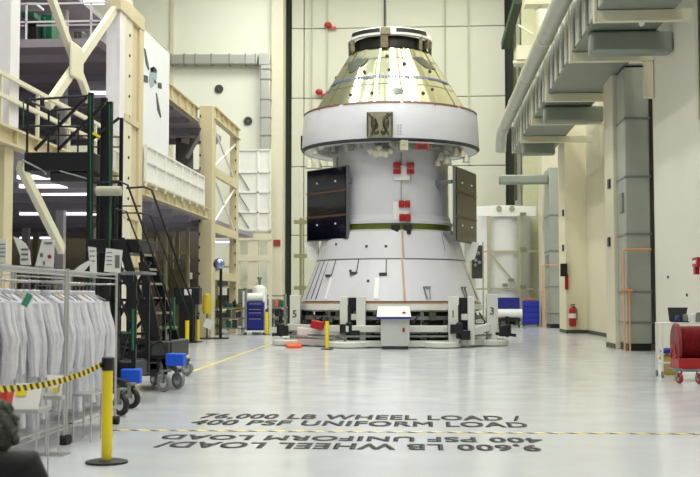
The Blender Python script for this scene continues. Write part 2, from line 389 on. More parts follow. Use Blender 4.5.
# round pipe beside duct
t = thing('round_pipe', 'thick round cream pipe running overhead beside the rectangular duct', 'pipe', (3.9, 40, 9))
pz = 10.15
MB().tube([(3.95, 20, pz), (3.95, 55.2, pz), (3.93, 56.2, pz-.12), (3.93, 56.8, pz-.5), (3.93, 57, pz-.9)], .28, 20).build('pipe_body', GALVL, t)
mb = MB()
for y in (24, 30, 36, 42, 48, 54): mb.lathe([(.27,-.06), (.3,-.06), (.3,.06), (.27,.06)], (3.95, y, pz), 20, axis='Y').bb(3.95, XI, y-.05, y+.05, pz-.1, pz+.05)
mb.build('clamp', CREAM2, t)
# dark green steel and cream lamps high right
o = MB().bar(W(505, 46, 66), W(518, 0, 60), .45, .45).build('green_beam', mat('dark_green', (32, 58, 34), .6)); tag(o, 'dark green diagonal beam high on the back right', 'beam')
o = MB().bar(W(518, 25, 64), W(533, 34, 64), .12).bb(W(516,0,64).x, W(534,0,64).x, 63.8, 66, W(0,0,64).z*0+W(520,60,64).z, W(520,46,64).z).bar(W(513, 62, 64), W(530, 62, 64), .15).bar(W(520, 52, 66), W(520, 52, 71.9), .3).build('high_platform', CREAM2); tag(o, 'small cream bracket platform high up beside the green beam', 'bracket')
o = MB().box(W(540, 3, 58), (1.6, 1, .35)).bar(W(535,10,58), W(548, 2, 58), .1).build('ceiling_unit', CREAM2); tag(o, 'cream boxed fixture at top edge above the green beam', 'fixture')
struct(MB().bb(W(522,0,70).x, W(540,0,70).x, 70.6, 71.9, 0, 24).build('trim_7', mat('wall_olive', (206, 206, 168), .55)))
struct(MB().bb(W(513.5,0,71).x, W(515.5,0,71).x, 70.8, 71.8, 8, 24).build('trim_8', mat('dark_slot2', (86, 78, 50), .8)))
# ---------------------------------------------------------------- spacecraft
CX, CY = W(390.6, 300, 39.6).x, 39.6
S = F/39.6
def zz(py): return H + (300-py)/S
C0 = (CX, CY, 0)
def zf(py, a, r=2.9): return W(392, py, CY - r*math.cos(math.radians(a))).z
sp = thing('spacecraft', 'tall white spacecraft with silver foil cone standing on its assembly stand', 'spacecraft', (CX, CY, 1.6))
def pol(a, r, z): a = math.radians(a); return Vector((CX + r*math.sin(a), CY - r*math.cos(a), z))   # a=0 faces the camera, + to the right
def plate(mb, a0, a1, r0, r1, z0, z1, th=.03, n=6):   # curved plate on a cone; r0 at z0, r1 at z1
    for k in range(n):
        b0, b1 = a0+(a1-a0)*k/n, a0+(a1-a0)*(k+1)/n
        mb.hexa([pol(b0, r0, z0), pol(b1, r0, z0), pol(b1, r0-th, z0), pol(b0, r0-th, z0), pol(b0, r1, z1), pol(b1, r1, z1), pol(b1, r1-th, z1), pol(b0, r1-th, z1)])
zs_ = [zz(301), zz(261.5), zz(235)]
rs_ = [3.2, 2.63, 2.45]
MB().lathe([(3.0, zs_[0]-.05), (3.2, zs_[0]), (2.66, zs_[1]-.015), (2.63, zs_[1]-.015), (2.63, zs_[1]+.015), (2.655, zs_[1]+.015), (2.43, zs_[2]), (2.2, zs_[2]+.08)], C0, 96).build('adapter_cone', PANEL, sp, ang=20)
# dark seams on the cone
seam = mat('panel_seam', (84, 86, 88), .5); mb = MB()
def rc(z): return 3.2 + (z-zs_[0])*(2.645-3.2)/(zs_[1]-zs_[0]) if z < zs_[1] else 2.645 + (z-zs_[1])*(2.43-2.645)/(zs_[2]-zs_[1])
mb.lathe([(2.64, zs_[1]-.02), (2.668, zs_[1]-.02), (2.66, zs_[1]+.02), (2.64, zs_[1]+.02)], C0, 96)
for a in (-62, 48, 82, -90): plate(mb, a-.25, a+.25, rc(zs_[1])+.01, rc(zs_[2])+.01, zs_[1], zs_[2]-.02, n=1)
for a in (-52, 74): plate(mb, a-.25, a+.25, rc(zs_[0])+.01, rc(zs_[1])+.01, zs_[0]+.05, zs_[1], n=1)
mb.build('panel_seam', seam, sp)
mb = MB()
for a, y0, y1 in ((-43, 262, 277), (-22, 262, 275), (-1.2, 262, 276)):
    z0, z1 = zz(y1), zz(y0); plate(mb, a-.35, a+.35, rc(z0)+.02, rc(z1)+.02, z0, z1, n=1); q = pol(a-2, rc(z0)+.03, z0); mb.box(q, (.26, .06, .1))
mb.build('harness_cable', DGREY, sp)
mb = MB()
for a, y0, y1, wd in ((-42, 299, 279, 1.0), (-7, 299, 279, 1.5)):
    plate(mb, a-wd, a+wd, rc(zz(y0))+.03, rc(zz(y1))+.03, zz(y0), zz(y1), n=1)
mb.build('access_strip', WHITEM, sp)
mb = MB()
for a, y0, y1 in ((-58, 299, 262), (-66, 299, 264)): plate(mb, a-.5, a+.5, rc(zz(y0))+.02, rc(zz(y1))+.02, zz(y0), zz(y1), n=1)
mb.build('blue_strip', mat('violet_strip', (110, 110, 140), .4), sp)
mb = MB()
for a, py in ((-16.8, 246), (-1.7, 246), (-27, 271), (-13, 281), (-46, 244)): mb.ball(pol(a, rc(zf(py, a, 2.7)), zf(py, a, 2.7)), .05)
mb.build('port_plug', DGREY, sp)
mb = MB()
for a, h in ((25, .3), (56, .3)):
    z = zz(288); mb.box(pol(a, rc(z)+.04, z), (.26, .05, .05)).bar(pol(a-1, rc(z-.4)+.04, z-.4), pol(a-2, rc(z)+.04, z), .04).bar(pol(a+1, rc(z-.4)+.04, z-.4), pol(a+2, rc(z)+.04, z), .04)
mb.build('latch_frame', GREY, sp)
mb = MB(); plate(mb, 10.2-.7, 10.2+.7, rc(zs_[0])+.03, rc(zs_[1])+.03, zs_[0], zs_[1], n=1); plate(mb, 11.2-.8, 11.2+.8, rc(zs_[1])+.03, rc(zs_[2])+.03, zs_[1], zs_[2], n=1)
mb.build('centre_strap', mat('tan_strap', (186, 160, 128), .5), sp)
# base ring
MB().lathe([(3.0, zs_[0]-.04), (3.22, zs_[0]-.04), (3.22, zs_[0]-.1), (3.0, zs_[0]-.1)], C0, 96).build('copper_ring', mat('tan_ring', (176, 140, 104), .5), sp)
MB().lathe([(2.8, zs_[0]-.1), (3.26, zs_[0]-.1), (3.26, zs_[0]-.3), (3.1, zs_[0]-.36), (2.8, zs_[0]-.36), (2.8, zs_[0]-.1)], C0, 96).build('base_ring', WHITEM, sp)
# olive groove and service cylinder
MB().lathe([(2.3, zs_[2]+.02), (2.2, zs_[2]+.05), (2.2, zs_[2]+.3), (2.1, zs_[2]+.3)], C0, 64).build('separation_band', OLIVE, sp)
zc0, zc1 = zs_[2]+.28, zz(157)
MB().lathe([(2.15, zc0), (2.24, zc0), (2.24, zc0+.1), (2.17, zc0+.14), (2.14, zc0+.3), (2.1, zc0+.32), (2.08, zc1-.3), (2.08, zc1+.6), (1.5, zc1+.6)], C0, 96).build('service_cylinder', PANEL, sp)
mb = MB(); mb.bar(pol(12, 2.11, zc0+.5), pol(12, 2.1, zc1-.1), .035)
for a in (-62,): mb.bar(pol(a, 2.11, zc0+.5), pol(a, 2.1, zc1-.1), .03)
mb.build('body_seam', mat('light_seam', (150, 150, 150), .5), sp)
# plates and red covers
mb = MB(); mb.box(W(402, 173, CY-2.1), (.56, .08, .5)); mb.box(W(401, 212, CY-2.12), (.56, .08, .72)); mb.build('cover_plate', WHITE, sp, bevel=.02)
for px, py in ((397, 165), (397, 171.5), (410.5, 165), (410.5, 171.5), (401.5, 204), (407.5, 204), (402, 217.5), (408, 217.5)):
    p = W(px, py, CY-2.2)
    MB().box(p, (.26 if py < 180 else .19, .16, .17 if py < 180 else .24)).box(p+Vector((.04, -.09, 0)), (.08, .05, .08)).build('red_cover', RED, sp, bevel=.03)
for px in (395.5, 408): p = W(px, 227, CY-2.3); MB().box(p, (.28, .2, .16)).box(p+Vector((.03, -.05, -.14)), (.14, .14, .2)).build('hinge_bracket', BLACK, sp, bevel=.02)
# wide ring
zr0, zr1 = zz(151), zz(116); rr0, rr1 = 3.2, 3.14
MB().lathe([(2.0, zr0+.5), (2.5, zr0+.4), (2.62, zr0-.04), (3.1, zr0-.06), (rr0, zr0+.02), (rr0, zr0+.14), (rr1, zr1-.06), (rr1-.04, zr1), (2.7, zr1+.02), (2.7, zr1-.2)], C0, 128).build('heat_shield_ring', PANEL, sp)
MB().lathe([(3.12, zr0-.07), (rr0+.012, zr0+.0), (rr0+.012, zr0+.03), (3.1, zr0-.04)], C0, 128).build('edge_seam', mat('seam_blue', (48, 54, 60), .5), sp)
mb = MB()
for a0, a1 in ((-82, -32), (-29, 8), (10, 50), (52, 84)): mb = MB(); plate(mb, a0, a1, rr1+.012, rr1-.02, zr1-.02, zr1+.035, .06, 16); mb.build('copper_rim', COPPER, sp)
# instrument box on the ring
p = pol(-4.4, 3.2, zf(124.5, 0, 3.2)); bxm = MB().box(p+Vector((0,-.02,0)), (.86, .1, .84)); pl = bxm.build('instrument_panel', mat('khaki', (150, 144, 120), .5, .4, var=.3, scale=6), sp)
mb = MB()
for s_ in (-1, 1):
    mb.ball(p+Vector((s_*.2, -.06, .05)), .14, .8, .5, 1.7).ball(p+Vector((s_*.12, -.08, -.25)), .09).tube([p+Vector((s_*.36, -.1, .36)), p+Vector((s_*.1, -.14, .1)), p+Vector((s_*.3, -.12, -.36))], .025, 8)
    for k in range(5): mb.box(p+Vector((s_*R.uniform(.08,.36), -.1, R.uniform(-.36,.36))), (.07, .07, .1))
for s_ in (-1, 1): mb.bar(p+Vector((s_*.41, -.09, -.4)), p+Vector((s_*.41, -.09, .4)), .05)
mb.build('fittings', mat('fitting_mix', (88, 84, 70), .4, .5, var=.5, scale=9), sp)
mb = MB()
for i in range(4):
    for j in range(2): mb.box(pol(6.5+j*1.6, 3.2, zf(134-i*3, 6, 3.2)), (.03, .03, .03))
for a in (-66, -48, 30, 62): mb.box(pol(a, 3.2, zz(118)), (.05, .05, .04))
mb.build('rivet', GREY, sp)
MB().box(pol(-84, 3.2, zz(143)), (.06, .25, .5)).build('side_port', BLACK, sp)
# underside clutter
mb = MB()
for i in range(46):
    a = R.uniform(-78, 78); r = R.uniform(2.2, 2.85); z = zr0 + .05 - (0.1 if r > 2.6 else 0)
    mb.box(pol(a, r, z-R.uniform(0, .18)), (R.uniform(.08,.3), R.uniform(.08,.2), R.uniform(.08,.3)), rz=R.uniform(0,3))
mb.build('underside_fitting', mat('fitting_pale', (170, 170, 158), .4, .3, var=.3, scale=7), sp)
mb = MB()
for px, py, r in ((371, 151, .13), (376, 153.5, .14), (381, 152.5, .15), (386, 154, .14), (391, 151, .12), (379, 148.5, .12)): mb.ball(W(px, py, CY-2.5), r)
for px, py, r in ((441, 157, .15), (447, 160, .17), (438, 162, .13), (456, 152, .13), (463, 153, .13), (466, 158, .12), (316, 150, .12), (310, 164, .17), (318, 164, .15), (446, 151, .12)): mb.lathe([(r*.3, .15), (r*.8, 0), (r, -.15), (r*.85, -.15)], W(px, py, CY-1.6), 14)
mb.build('thruster_nozzle', mat('nozzle_white', (214, 210, 190), .4, .1, var=.2, scale=8), sp)
mb = MB().hexa([pol(10, 2.98, zr0-.08), pol(32, 2.98, zr0-.08), pol(32, 2.9, zr0-.08), pol(10, 2.9, zr0-.08), pol(10, 3.05, zr0-.02), pol(32, 3.05, zr0-.02), pol(32, 2.95, zr0), pol(10, 2.95, zr0)])
mb.build('belly_plate', WHITE, sp)
mb = MB(); q = W(422, 146.5, CY-3.0); mb.box(q, (.42, .05, .2)); mb.build('red_label_plate', RED, sp)
MB().box(q+Vector((0,-.03,.03)), (.3, .02, .05)).box(q+Vector((0,-.03,-.04)), (.3, .02, .03)).build('plate_markings', INK, sp)
q = W(404, 144, CY-3.05); MB().box(q, (.28, .1, .42)).box(q+Vector((-.04,-.06,.05)), (.14, .06, .16)).build('umbilical_box', mat('khaki2', (190, 186, 160), .5, .1), sp)
# silver cone
zk0, zk1 = zr1-.02, zz(54.5); rk0, rk1 = 2.83, 1.465
nseg = 30; mb = MB(); JC = [R.uniform(-.022, .022) for _ in range(60)]
def rk(z): return rk0 + (z-zk0)*(rk1-rk0)/(zk1-zk0)
zlev = [zk0, zk0+.45, zk0+.9, zk0+1.35, zk0+1.8, zk1]
PH = [R.uniform(0, 6.28) for _ in range(12)]
def wob(a, z):   # gentle dents that run up the foil
    t = math.radians(a)
    return .011*math.sin(9*t+PH[0]) + .0085*math.sin(17*t+PH[1]+z*.4) + .0045*math.sin(31*t+PH[2]-z*.6) + .0018*math.sin(53*t+PH[3]+z*2)
NA, NZ = 240, 16; rows = []
for k in range(NZ+1):
    z = zk0+(zk1-zk0)*k/NZ; rows.append([mb.bm.verts.new(pol(i*360/NA, rk(z)+wob(i*360/NA, z), z)) for i in range(NA)])
for a_, b2 in zip(rows, rows[1:]):
    for i in range(NA): mb._f([a_[i], a_[(i+1)%NA], b2[(i+1)%NA], b2[i]])
mb.build('foil_cone', FOIL, sp, ang=30)
mb = MB()
for a in (-75, -50, -31, -12, 21, 36, 58, 76): plate(mb, a-.12, a+.12, rk(zk0)+.018, rk(zk1)+.018, zk0, zk1, n=1)
mb.build('foil_seam', mat('foil_seam_metal', (120, 120, 96), .35, .8), sp)
mb = MB()
for zq in (zz(95), zz(66)): mb.lathe([(rk(zq)+.01, zq), (rk(zq)+.018, zq+.01), (rk(zq)+.01, zq+.02)], C0, 96)
mb.build('foil_lap_joint', MATS['foil_seam_metal'], sp)
mb = MB(); zb_ = zz(88); n = 60
for i in range(n):
    a = -88 + 176*i/n; plate(mb, a, a+1.9, rk(zb_)+.02, rk(zb_+.095)+.02, zb_, zb_+.095, n=1)
mb.build('blue_band', mat('band_blue', (92, 108, 146), .4, .3, var=.2, scale=5), sp)
mb = MB()
def patch(cx, cy, pts):
    P = [(a, zf(py, a, 2.0)) for a, py in pts]
    def inside(x, y):
        c = False
        for (x0, y0), (x1, y1) in zip(P, P[1:]+P[:1]):
            if (y0 > y) != (y1 > y) and x < (x1-x0)*(y-y0)/(y1-y0)+x0: c = not c
        return c
    a0 = min(p[0] for p in P); a1 = max(p[0] for p in P); z0 = min(p[1] for p in P); z1 = max(p[1] for p in P)
    a = a0
    while a < a1:
        z = z0
        while z < z1:
            if inside(a+.6, z+.015):
                f = [mb.bm.verts.new(pol(aa, rk(zz_)+.024, zz_)) for aa, zz_ in ((a, z), (a+1.2, z), (a+1.2, z+.03), (a, z+.03))]; mb._f(f)
            z += .03
        a += 1.2
patch(0, 0, [(-56, 62), (-40, 56), (-24, 56), (-28, 64), (-36, 70), (-44, 73), (-50, 66)])
patch(0, 0, [(30, 56), (44, 56), (54, 64), (62, 70), (46, 69), (36, 63)])
patch(0, 0, [(2, 91), (8, 90), (14, 93), (10, 97), (6, 98), (3, 95)])
bmesh.ops.remove_doubles(mb.bm, verts=mb.bm.verts, dist=.002)
mb.build('grey_patch', mat('patch_grey', (92, 98, 88), .3, .7, var=.2, scale=6), sp)
mb = MB()
for a, py in ((-24, 72), (-2, 54), (1, 70), (17, 63), (46, 72), (38, 92), (-30, 97), (-12, 96), (28, 96), (-84, 77), (-86, 92)): mb.ball(pol(a, rk(zf(py, a, 2.0))+.01, zf(py, a, 2.0)), .06)
mb.build('cone_port', DGREY, sp)
# vertical bright ribs
mb = MB()
for a in (2.5, 20): plate(mb, a-.5, a+.5, rk(zk0)+.025, rk(zk1)+.025, zk0, zk1, n=1)
mb.build('cone_rib', STEEL, sp)
# docking ring on top
zt0, zt1 = zk1, zz(37)
MB().lathe([(1.46, zt0), (1.5, zt0+.03), (1.2, zt0+.06), (.9, zt0+.1), (.001, zt0+.1)], C0, 48).build('bay_floor', BLACK, sp)
MB().lathe([(1.36, zt0+.06), (1.3, zt1-.16), (.001, zt1-.02)], C0, 32).build('inner_hatch', mat('cavity_shade', (40, 38, 34), .4, .4, var=.4, scale=8), sp)  # widened core; its dark colour stands in for shade inside the ring cavity
MB().lathe([(1.46, zt1-.2), (1.54, zt1-.16), (1.5, zt1+.06), (1.4, zt1+.13), (1.28, zt1+.13), (1.28, zt1-.1), (1.46, zt1-.2)], C0, 64).build('docking_ring', WHITEM, sp)
mb = MB()
for a in (-88, -64, -6, 50, 86, 130, 180, 230): 
    mb.bar(pol(a, 1.45, zt0), pol(a, 1.47, zt1-.1), .12 if abs(a) > 10 else .26)
mb.build('ring_strut', mat('strut_khaki', (140, 130, 100), .4, .4, var=.35, scale=7), sp)
mb = MB()
for a in (-40,): mb.tube([pol(a, 1.2, zt0), pol(a, 1.15, zt1)], [.06, .12], 10)
mb.ball(pol(-12, 1.15, zt0+.28), .16).ball(pol(28, 1.15, zt0+.25), .15)
for i in range(14): a = R.uniform(-90, 90); mb.box(pol(a, 1.1, zt0+R.uniform(.1,.4)), (.12, .12, R.uniform(.1,.3)))
mb.build('bay_equipment', mat('bay_mix', (170, 168, 160), .35, .5, var=.5, scale=8), sp)
mb = MB()
for a0, a1 in ((-62, -12), (10, 60)): mb = MB(); plate(mb, a0, a1, 1.54, 1.515, zt1-.07, zt1+.07, .04, 10); mb.build('ring_recess', BLACK, sp)
p = pol(-4, 1.56, zt1-.06); MB().box(p, (.34, .14, .26)).build('ring_latch', mat('latch_tan', (150, 140, 110), .4, .4, var=.3, scale=9), sp, bevel=.02)
mb = MB()
for a in (-80, -66, 66, 80): mb.box(pol(a, 1.46, zt1-.3), (.12, .12, .36), rz=math.radians(a))
mb.build('clamp_cluster', MATS['strut_khaki'], sp)
# folded arrays
def array(a, b_, z0, z1, cellmat, nm):
    a = Vector(a); b_ = Vector(b_); d = (b_-a).normalized(); nrm = Vector((d.y, -d.x, 0))
    if nrm.dot(a-Vector((CX, CY, 0))) < 0: nrm = -nrm
    mb = MB(); L = (b_-a).length
    mb.slab([a+Vector((0,0,z0)), b_+Vector((0,0,z0)), b_+Vector((0,0,z1)), a+Vector((0,0,z1))], -nrm*.1)
    ar = mb.build('folded_array', mat('array_frame', (104, 108, 108), .4, .3), sp)
    mb = MB(); hh = (z1-z0)
    for k in range(3):
        q0 = z0+hh*(k/3)+.04; q1 = z0+hh*((k+1)/3)-.04
        mb.slab([a+d*.08+Vector((0,0,q0)), b_-d*.05+Vector((0,0,q0)), b_-d*.05+Vector((0,0,q1)), a+d*.08+Vector((0,0,q1))], nrm*.03)
    mb.build('cell_panel', cellmat, ar).matrix_parent_inverse = Matrix.Identity(4)
    mb = MB()
    for k in (1, 2): 
        q = z0+hh*k/3; mb.slab([a+d*.05+Vector((0,0,q-.02)), b_+Vector((0,0,q-.02)), b_+Vector((0,0,q+.02)), a+d*.05+Vector((0,0,q+.02))], nrm*.04)
    mb.build('divider', COPPER, ar).matrix_parent_inverse = Matrix.Identity(4)
    mb = MB()
    for f in (.27, .72):
        mb.ball(a+d*L*f+Vector((0,0,z0+hh*.8))+nrm*.04, .035).ball(a+d*L*f+Vector((0,0,z0+hh*.22))+nrm*.04, .035)
    mb.build('fastener', WHITE, ar).matrix_parent_inverse = Matrix.Identity(4)
    mb = MB()
    for z in (z0+.3, z1-.5): mb.bar(a+d*L*.1-nrm*.2+Vector((0,0,z)), Vector((CX, CY, z)) + (a+d*L*.1-Vector((CX,CY,0))).normalized()*2.05, .12)
    mb.build('hinge_arm', GREY, ar).matrix_parent_inverse = Matrix.Identity(4)
CELL = mat('solar_cell_navy', (14, 14, 32), .12, .2, var=.3, scale=2.5, bump=.3, bscale=2.5)
CELLB = mat('solar_cell_olive', (66, 64, 40), .25, .3, var=.15, scale=2)
pa, pb = W(347.5, 200, 37.5), W(307, 200, 39.2)
array((pa.x, pa.y, 0), (pb.x, pb.y, 0), W(347, 239, 37.5).z, W(347, 165, 37.5).z, CELL, 'l')
pa, pb = W(455.5, 200, 37.5), W(476, 200, 39.9)
array((pa.x, pa.y, 0), (pb.x, pb.y, 0), W(455, 241, 37.5).z, W(455, 166, 37.5).z, CELLB, 'r')
for px, dx in ((318, -1), (465, 1)):
    q = W(px, 250, CY-.3)
    MB().slab([q+Vector((0,0,-.5)), q+Vector((dx*.35,0,-.3)), q+Vector((dx*.5,0,.25)), q+Vector((0,0,.35))], (0,.4,0)).build('corner_bracket', WHITEM, sp)
# ---------------------------------------------------------------- assembly stand
st = thing('assembly_stand', 'white octagonal assembly stand of beams and posts carrying the spacecraft', 'stand', (CX, CY, 0))
STW = mat('stand_white', (208, 210, 202), .4, var=.07, scale=3)
ro = 3.85
angs = [-75, -22.5, 22.5, 75, 112.5, 157.5, 202.5, 247.5]
angs = [-64, -20, 28, 66, 112, 160, 204, 248]
pts = [pol(a, ro if abs(a) > 30 else 3.95, 0) for a in angs]
mb = MB()
for a, b_ in zip(pts, pts[1:]+pts[:1]):
    mb.bar(a+Vector((0,0,.14)), b_+Vector((0,0,.14)), .28, .2)
mb.build('base_beam', STW, st, bevel=.02)
mb = MB()
for a, b_ in zip(pts, pts[1:]+pts[:1]):
    mb.bar(a+Vector((0,0,.62)), b_+Vector((0,0,.62)), .14, .22)
mb.build('mid_beam', STW, st, bevel=.02)
mb = MB()
for a, b_ in zip(pts, pts[1:]+pts[:1]):
    mb.bar(a*1+Vector((0,-.1,.38)), b_+Vector((0,-.1,.38)), .1, .06)
mb.build('edge_rail', GREY, st)
for a, b_ in zip(pts, pts[1:]+pts[:1]): pass
for i, a in enumerate(angs):
    c = pol(a, 3.7, 0); rz = math.radians(a)
    MB().lathe([(.001,.2), (.62,.2), (.66,.17), (.66,.03), (.001,.03)], pol(a, 3.75, 0), 20).build('foot_pad', STW, st)
def postpair(px0, px1, w0, w1, ytop, Y, dark=True):
    for px, wd in ((px0, w0), (px1, w1)):
        q = W(px, 300, Y); zt = W(px, ytop, Y).z
        MB().bb(q.x-wd/2, q.x+wd/2, Y-.12, Y+.22, .1, zt).build('post', STW, st, bevel=.02)
    a, b_ = W(px0, 300, Y), W(px1, 300, Y)
    mb = MB().bb(a.x, b_.x, Y-.02, Y+.1, W(px0, 317, Y).z-.1, W(px0, 317, Y).z+.1)
    mb.build('bracket_plate', STW, st, bevel=.01)
    mb = MB().bb(a.x+.1, b_.x-.1, Y+.18, Y+.3, .3, W(px0, ytop+1, Y).z); mb.build('jack_housing', BLACK, st, bevel=.02)
    mb = MB(); c = (a+b_)/2
    mb.lathe([(.05,0), (.12,.02), (.12,.5), (.06,.55), (.06,1.1)], (c.x-.1, Y-.08, .3), 14).box((c.x-.2, Y-.15, .62), (.4, .25, .3)).box((c.x+.1, Y-.15, .42), (.3, .3, .3))
    mb.build('levelling_jack', BLACK, st)
postpair(344, 361, .26, .3, 296.5, 36.1)
postpair(453.5, 471, .34, .22, 296.5, 36.1)
for px, wd, mk, Y, y1 in ((295.5, .36, '5', 38.0, 295), (492, .38, '3', 38.0, 294)):
    q = W(px, 300, Y); zt = W(px, y1, Y).z
    MB().bb(q.x-wd/2, q.x+wd/2, Y-.15, Y+.2, .1, zt).build('end_post', STW, st, bevel=.02)
    MB().bb(q.x-wd/2-.0, q.x+wd/2, Y+.2, Y+.5, .3, zt-.5).build('end_jack', BLACK, st, bevel=.02)
    mb = MB(); sx = -1 if px < 350 else 1
    mb.lathe([(.05,0), (.14,.05), (.14,.4), (.07,.45), (.07,.7)], (q.x+sx*.5, Y-.1, .3), 14).box((q.x+sx*.38, Y-.1, .5), (.3, .3, .35)).bar((q.x+sx*.1, Y-.1, .42), (q.x+sx*.8, Y-.15, .36), .1)
    mb.build('outrigger_jack', BLACK, st)
# inner carriers
mb = MB()
for i in range(16):
    a = i*22.5; mb.bar(pol(a, 3.0, .25), pol(a, 2.95, 1.2), .12)
mb.build('inner_column', STW, st)
mb = MB()
mb.lathe([(3.1, 1.02), (3.3, 1.02), (3.3, .9), (3.1, .9), (3.1, 1.02)], C0, 48); mb.lathe([(2.9, .55), (3.15, .55), (3.15, .45), (2.9, .45), (2.9, .55)], C0, 48)
mb.build('carrier_ring', GREY, st)
MB().lathe([(2.7, .1), (2.72, 1.2)], C0, 48).build('inner_skirt', mat('deep_olive', (56, 60, 40), .7), st)
mb = MB()
for i in range(70):
    a = R.uniform(-75, 75); mb.box(pol(a, R.uniform(2.95, 3.5), R.uniform(.3, 1.15)), (R.uniform(.08,.35), R.uniform(.06,.2), R.uniform(.06,.3)), rz=R.uniform(0,3))
mb.build('undercarriage_clutter', mat('clutter_mix', (100, 104, 94), .45, .3, var=.5, scale=7), st)['kind'] = 'stuff'
mb = MB()
for i in range(8):
    a = -70+i*20; mb.tube([pol(a, 3.2, .3), pol(a+4, 3.45, .8), pol(a+9, 3.2, 1.1)], .03, 8)
mb.build('hydraulic_hose', RUBBER, st)
q0, q1 = W(311, 323.5, 36.6), W(324, 326, 36.6); MB().bar(q0, q1, .3, .28).build('red_actuator', RED, st, bevel=.04)
MB().tube([W(296, 336.5, 36.7), W(342, 339, 36.0)], .05, 8).build('tow_bar', GREY, st)
mb = MB(); q = W(310, 330.5, 37.2)
MB().bar(W(298, 331, 37.4), W(345, 336.5, 36), .1, .26).build('skid_rail', WHITE, st, bevel=.02)
MB().bar(W(458, 336, 36), W(488, 327, 37.4), .1, .26).build('skid_rail', WHITE, st, bevel=.02)
for px, y0, ch, Y in ((294.5, 311, '5', 37.83), (492, 308, '3', 37.83), (453, 311, '1', 35.96)):
    c = bpy.data.curves.new('stencil', 'FONT'); c.body = ch; c.size = .35; c.align_x = 'CENTER'; c.extrude = .004
    o = bpy.data.objects.new('tmp', c); sc.collection.objects.link(o); me = o.to_mesh().copy() if False else bpy.data.meshes.new_from_object(o)
    bpy.data.objects.remove(o); o = bpy.data.objects.new('post_number', me); me.materials.clear(); me.materials.append(INK); sc.collection.objects.link(o)
    q = W(px, y0+2, Y); o.parent = st; o.matrix_parent_inverse = Matrix.Translation(st.location).inverted(); o.location = (q.x, Y, q.z-.15); o.rotation_euler = (PI/2, 0, 0)
o = MB().prism([tuple(G(284, 345.5).xy), tuple(G(300, 345).xy), tuple(G(302, 348).xy), tuple(G(288, 348.5).xy)], 0, .09).build('orange_ramp', ORANGE, bevel=.02); tag(o, 'flat orange cable ramp on the floor left of the assembly stand', 'ramp')
# console lectern
q = G(393.5, 349.5); s_ = F/q.y; wd = 33/s_
t = thing('control_console', 'white control console with sloped blue edged top before the spacecraft', 'console', (q.x, q.y, 0))
y0 = q.y
MB().bb(q.x-wd/2+.12, q.x+wd/2-.02, y0, y0+.6, .1, 1.02).build('cabinet', mat('console_grey', (190, 192, 188), .4), t, bevel=.02)
MB().bb(q.x-wd/2+.16, q.x+wd/2-.06, y0+.05, y0+.6, 0, .1).build('plinth', DGREY, t)
MB().hexa([(q.x-wd/2, y0-.12, .98), (q.x+wd/2+.03, y0-.12, .98), (q.x+wd/2+.03, y0+.65, 1.04), (q.x-wd/2-.03, y0+.65, 1.04), (q.x-wd/2, y0-.12, 1.03), (q.x+wd/2+.03, y0-.12, 1.03), (q.x+wd/2-.03, y0+.65, 1.36), (q.x-wd/2, y0+.65, 1.36)]).build('sloped_top', WHITE, t)
MB().bb(q.x-wd/2-.01, q.x+wd/2+.04, y0-.14, y0-.11, .96, 1.03).build('blue_edge', NAVY, t)
MB().box((q.x+.32, y0-.02, .62), (.07, .05, .12)).build('lock', RED, t)
MB().box((q.x+.33, y0+.14, 1.17), (.1, .1, .03)).build('stop_button', RED, t)
# ---------------------------------------------------------------- bollards, tape
def chevmat(name, c1, c2, sx, sz=1.0, axis='x', ratio=.5):
    m = bpy.data.materials.new(name); m.use_nodes = True; nt = m.node_tree; b = nt.nodes['Principled BSDF']; b.inputs['Roughness'].default_value = .5
    tc = nt.nodes.new('ShaderNodeTexCoord'); sp_ = nt.nodes.new('ShaderNodeSeparateXYZ'); nt.links.new(tc.outputs['Object'], sp_.inputs[0])
    def mth(op, a, b2=None):
        n = nt.nodes.new('ShaderNodeMath'); n.operation = op
        for i, v in enumerate((a, b2)):
            if v is None: continue
            if isinstance(v, (int, float)): n.inputs[i].default_value = v
            else: nt.links.new(v, n.inputs[i])
        return n.outputs[0]
    u = mth('MULTIPLY', sp_.outputs[0 if axis == 'x' else 1], sx); v = mth('MULTIPLY', sp_.outputs[2 if sz > 0 else 1], abs(sz)*sx)
    f = mth('GREATER_THAN', mth('FRACT', mth('ADD', u, v)), ratio)
    mx = nt.nodes.new('ShaderNodeMix'); mx.data_type = 'RGBA'; mx.inputs[6].default_value = lin(c1)+(1,); mx.inputs[7].default_value = lin(c2)+(1,)
    nt.links.new(f, mx.inputs[0]); nt.links.new(mx.outputs[2], b.inputs['Base Color']); return m
TAPE = chevmat('striped_belt', (226, 200, 50), (36, 34, 30), 8.5, .8, 'y', .5)
TAPEF = chevmat('striped_floor_tape', (216, 196, 96), (66, 62, 52), 4.2, -.9, 'x', .58)
def bollard(p, h=1.0, label='', group=None, r=.05, head=True):
    t = thing('stanchion_post', label, 'post', p, group)
    x, y, z = p
    MB().lathe([(.001,0), (.2,0), (.2,.02), (.13,.035), (.001,.035)], (x,y,0), 28).build('base', RUBBER, t)
    MB().lathe([(r,.03), (r,h-.13)], (x,y,0), 20, cap=True).build('tube', YEL, t)
    MB().lathe([(.055,h-.13), (.058,h-.12), (.058,h-.01), (.05,h), (.001,h)], (x,y,0), 20).build('belt_head', BLACK, t)
    return t
pB = G(106.6, 463); hB = W(107.5, 357, pB.y).z
bollard((pB.x, pB.y, 0), hB, 'yellow stanchion post with black head and round base in the left foreground')
pB2 = Vector((-3.28, 7.6, 0)); bollard(tuple(pB2), hB, 'yellow stanchion post outside the left edge holding the striped belt')
mb = MB(); P0 = Vector((pB.x-.05, pB.y-.02, hB-.07)); P1 = Vector((pB2.x, pB2.y+.05, hB-.07)); pv = None
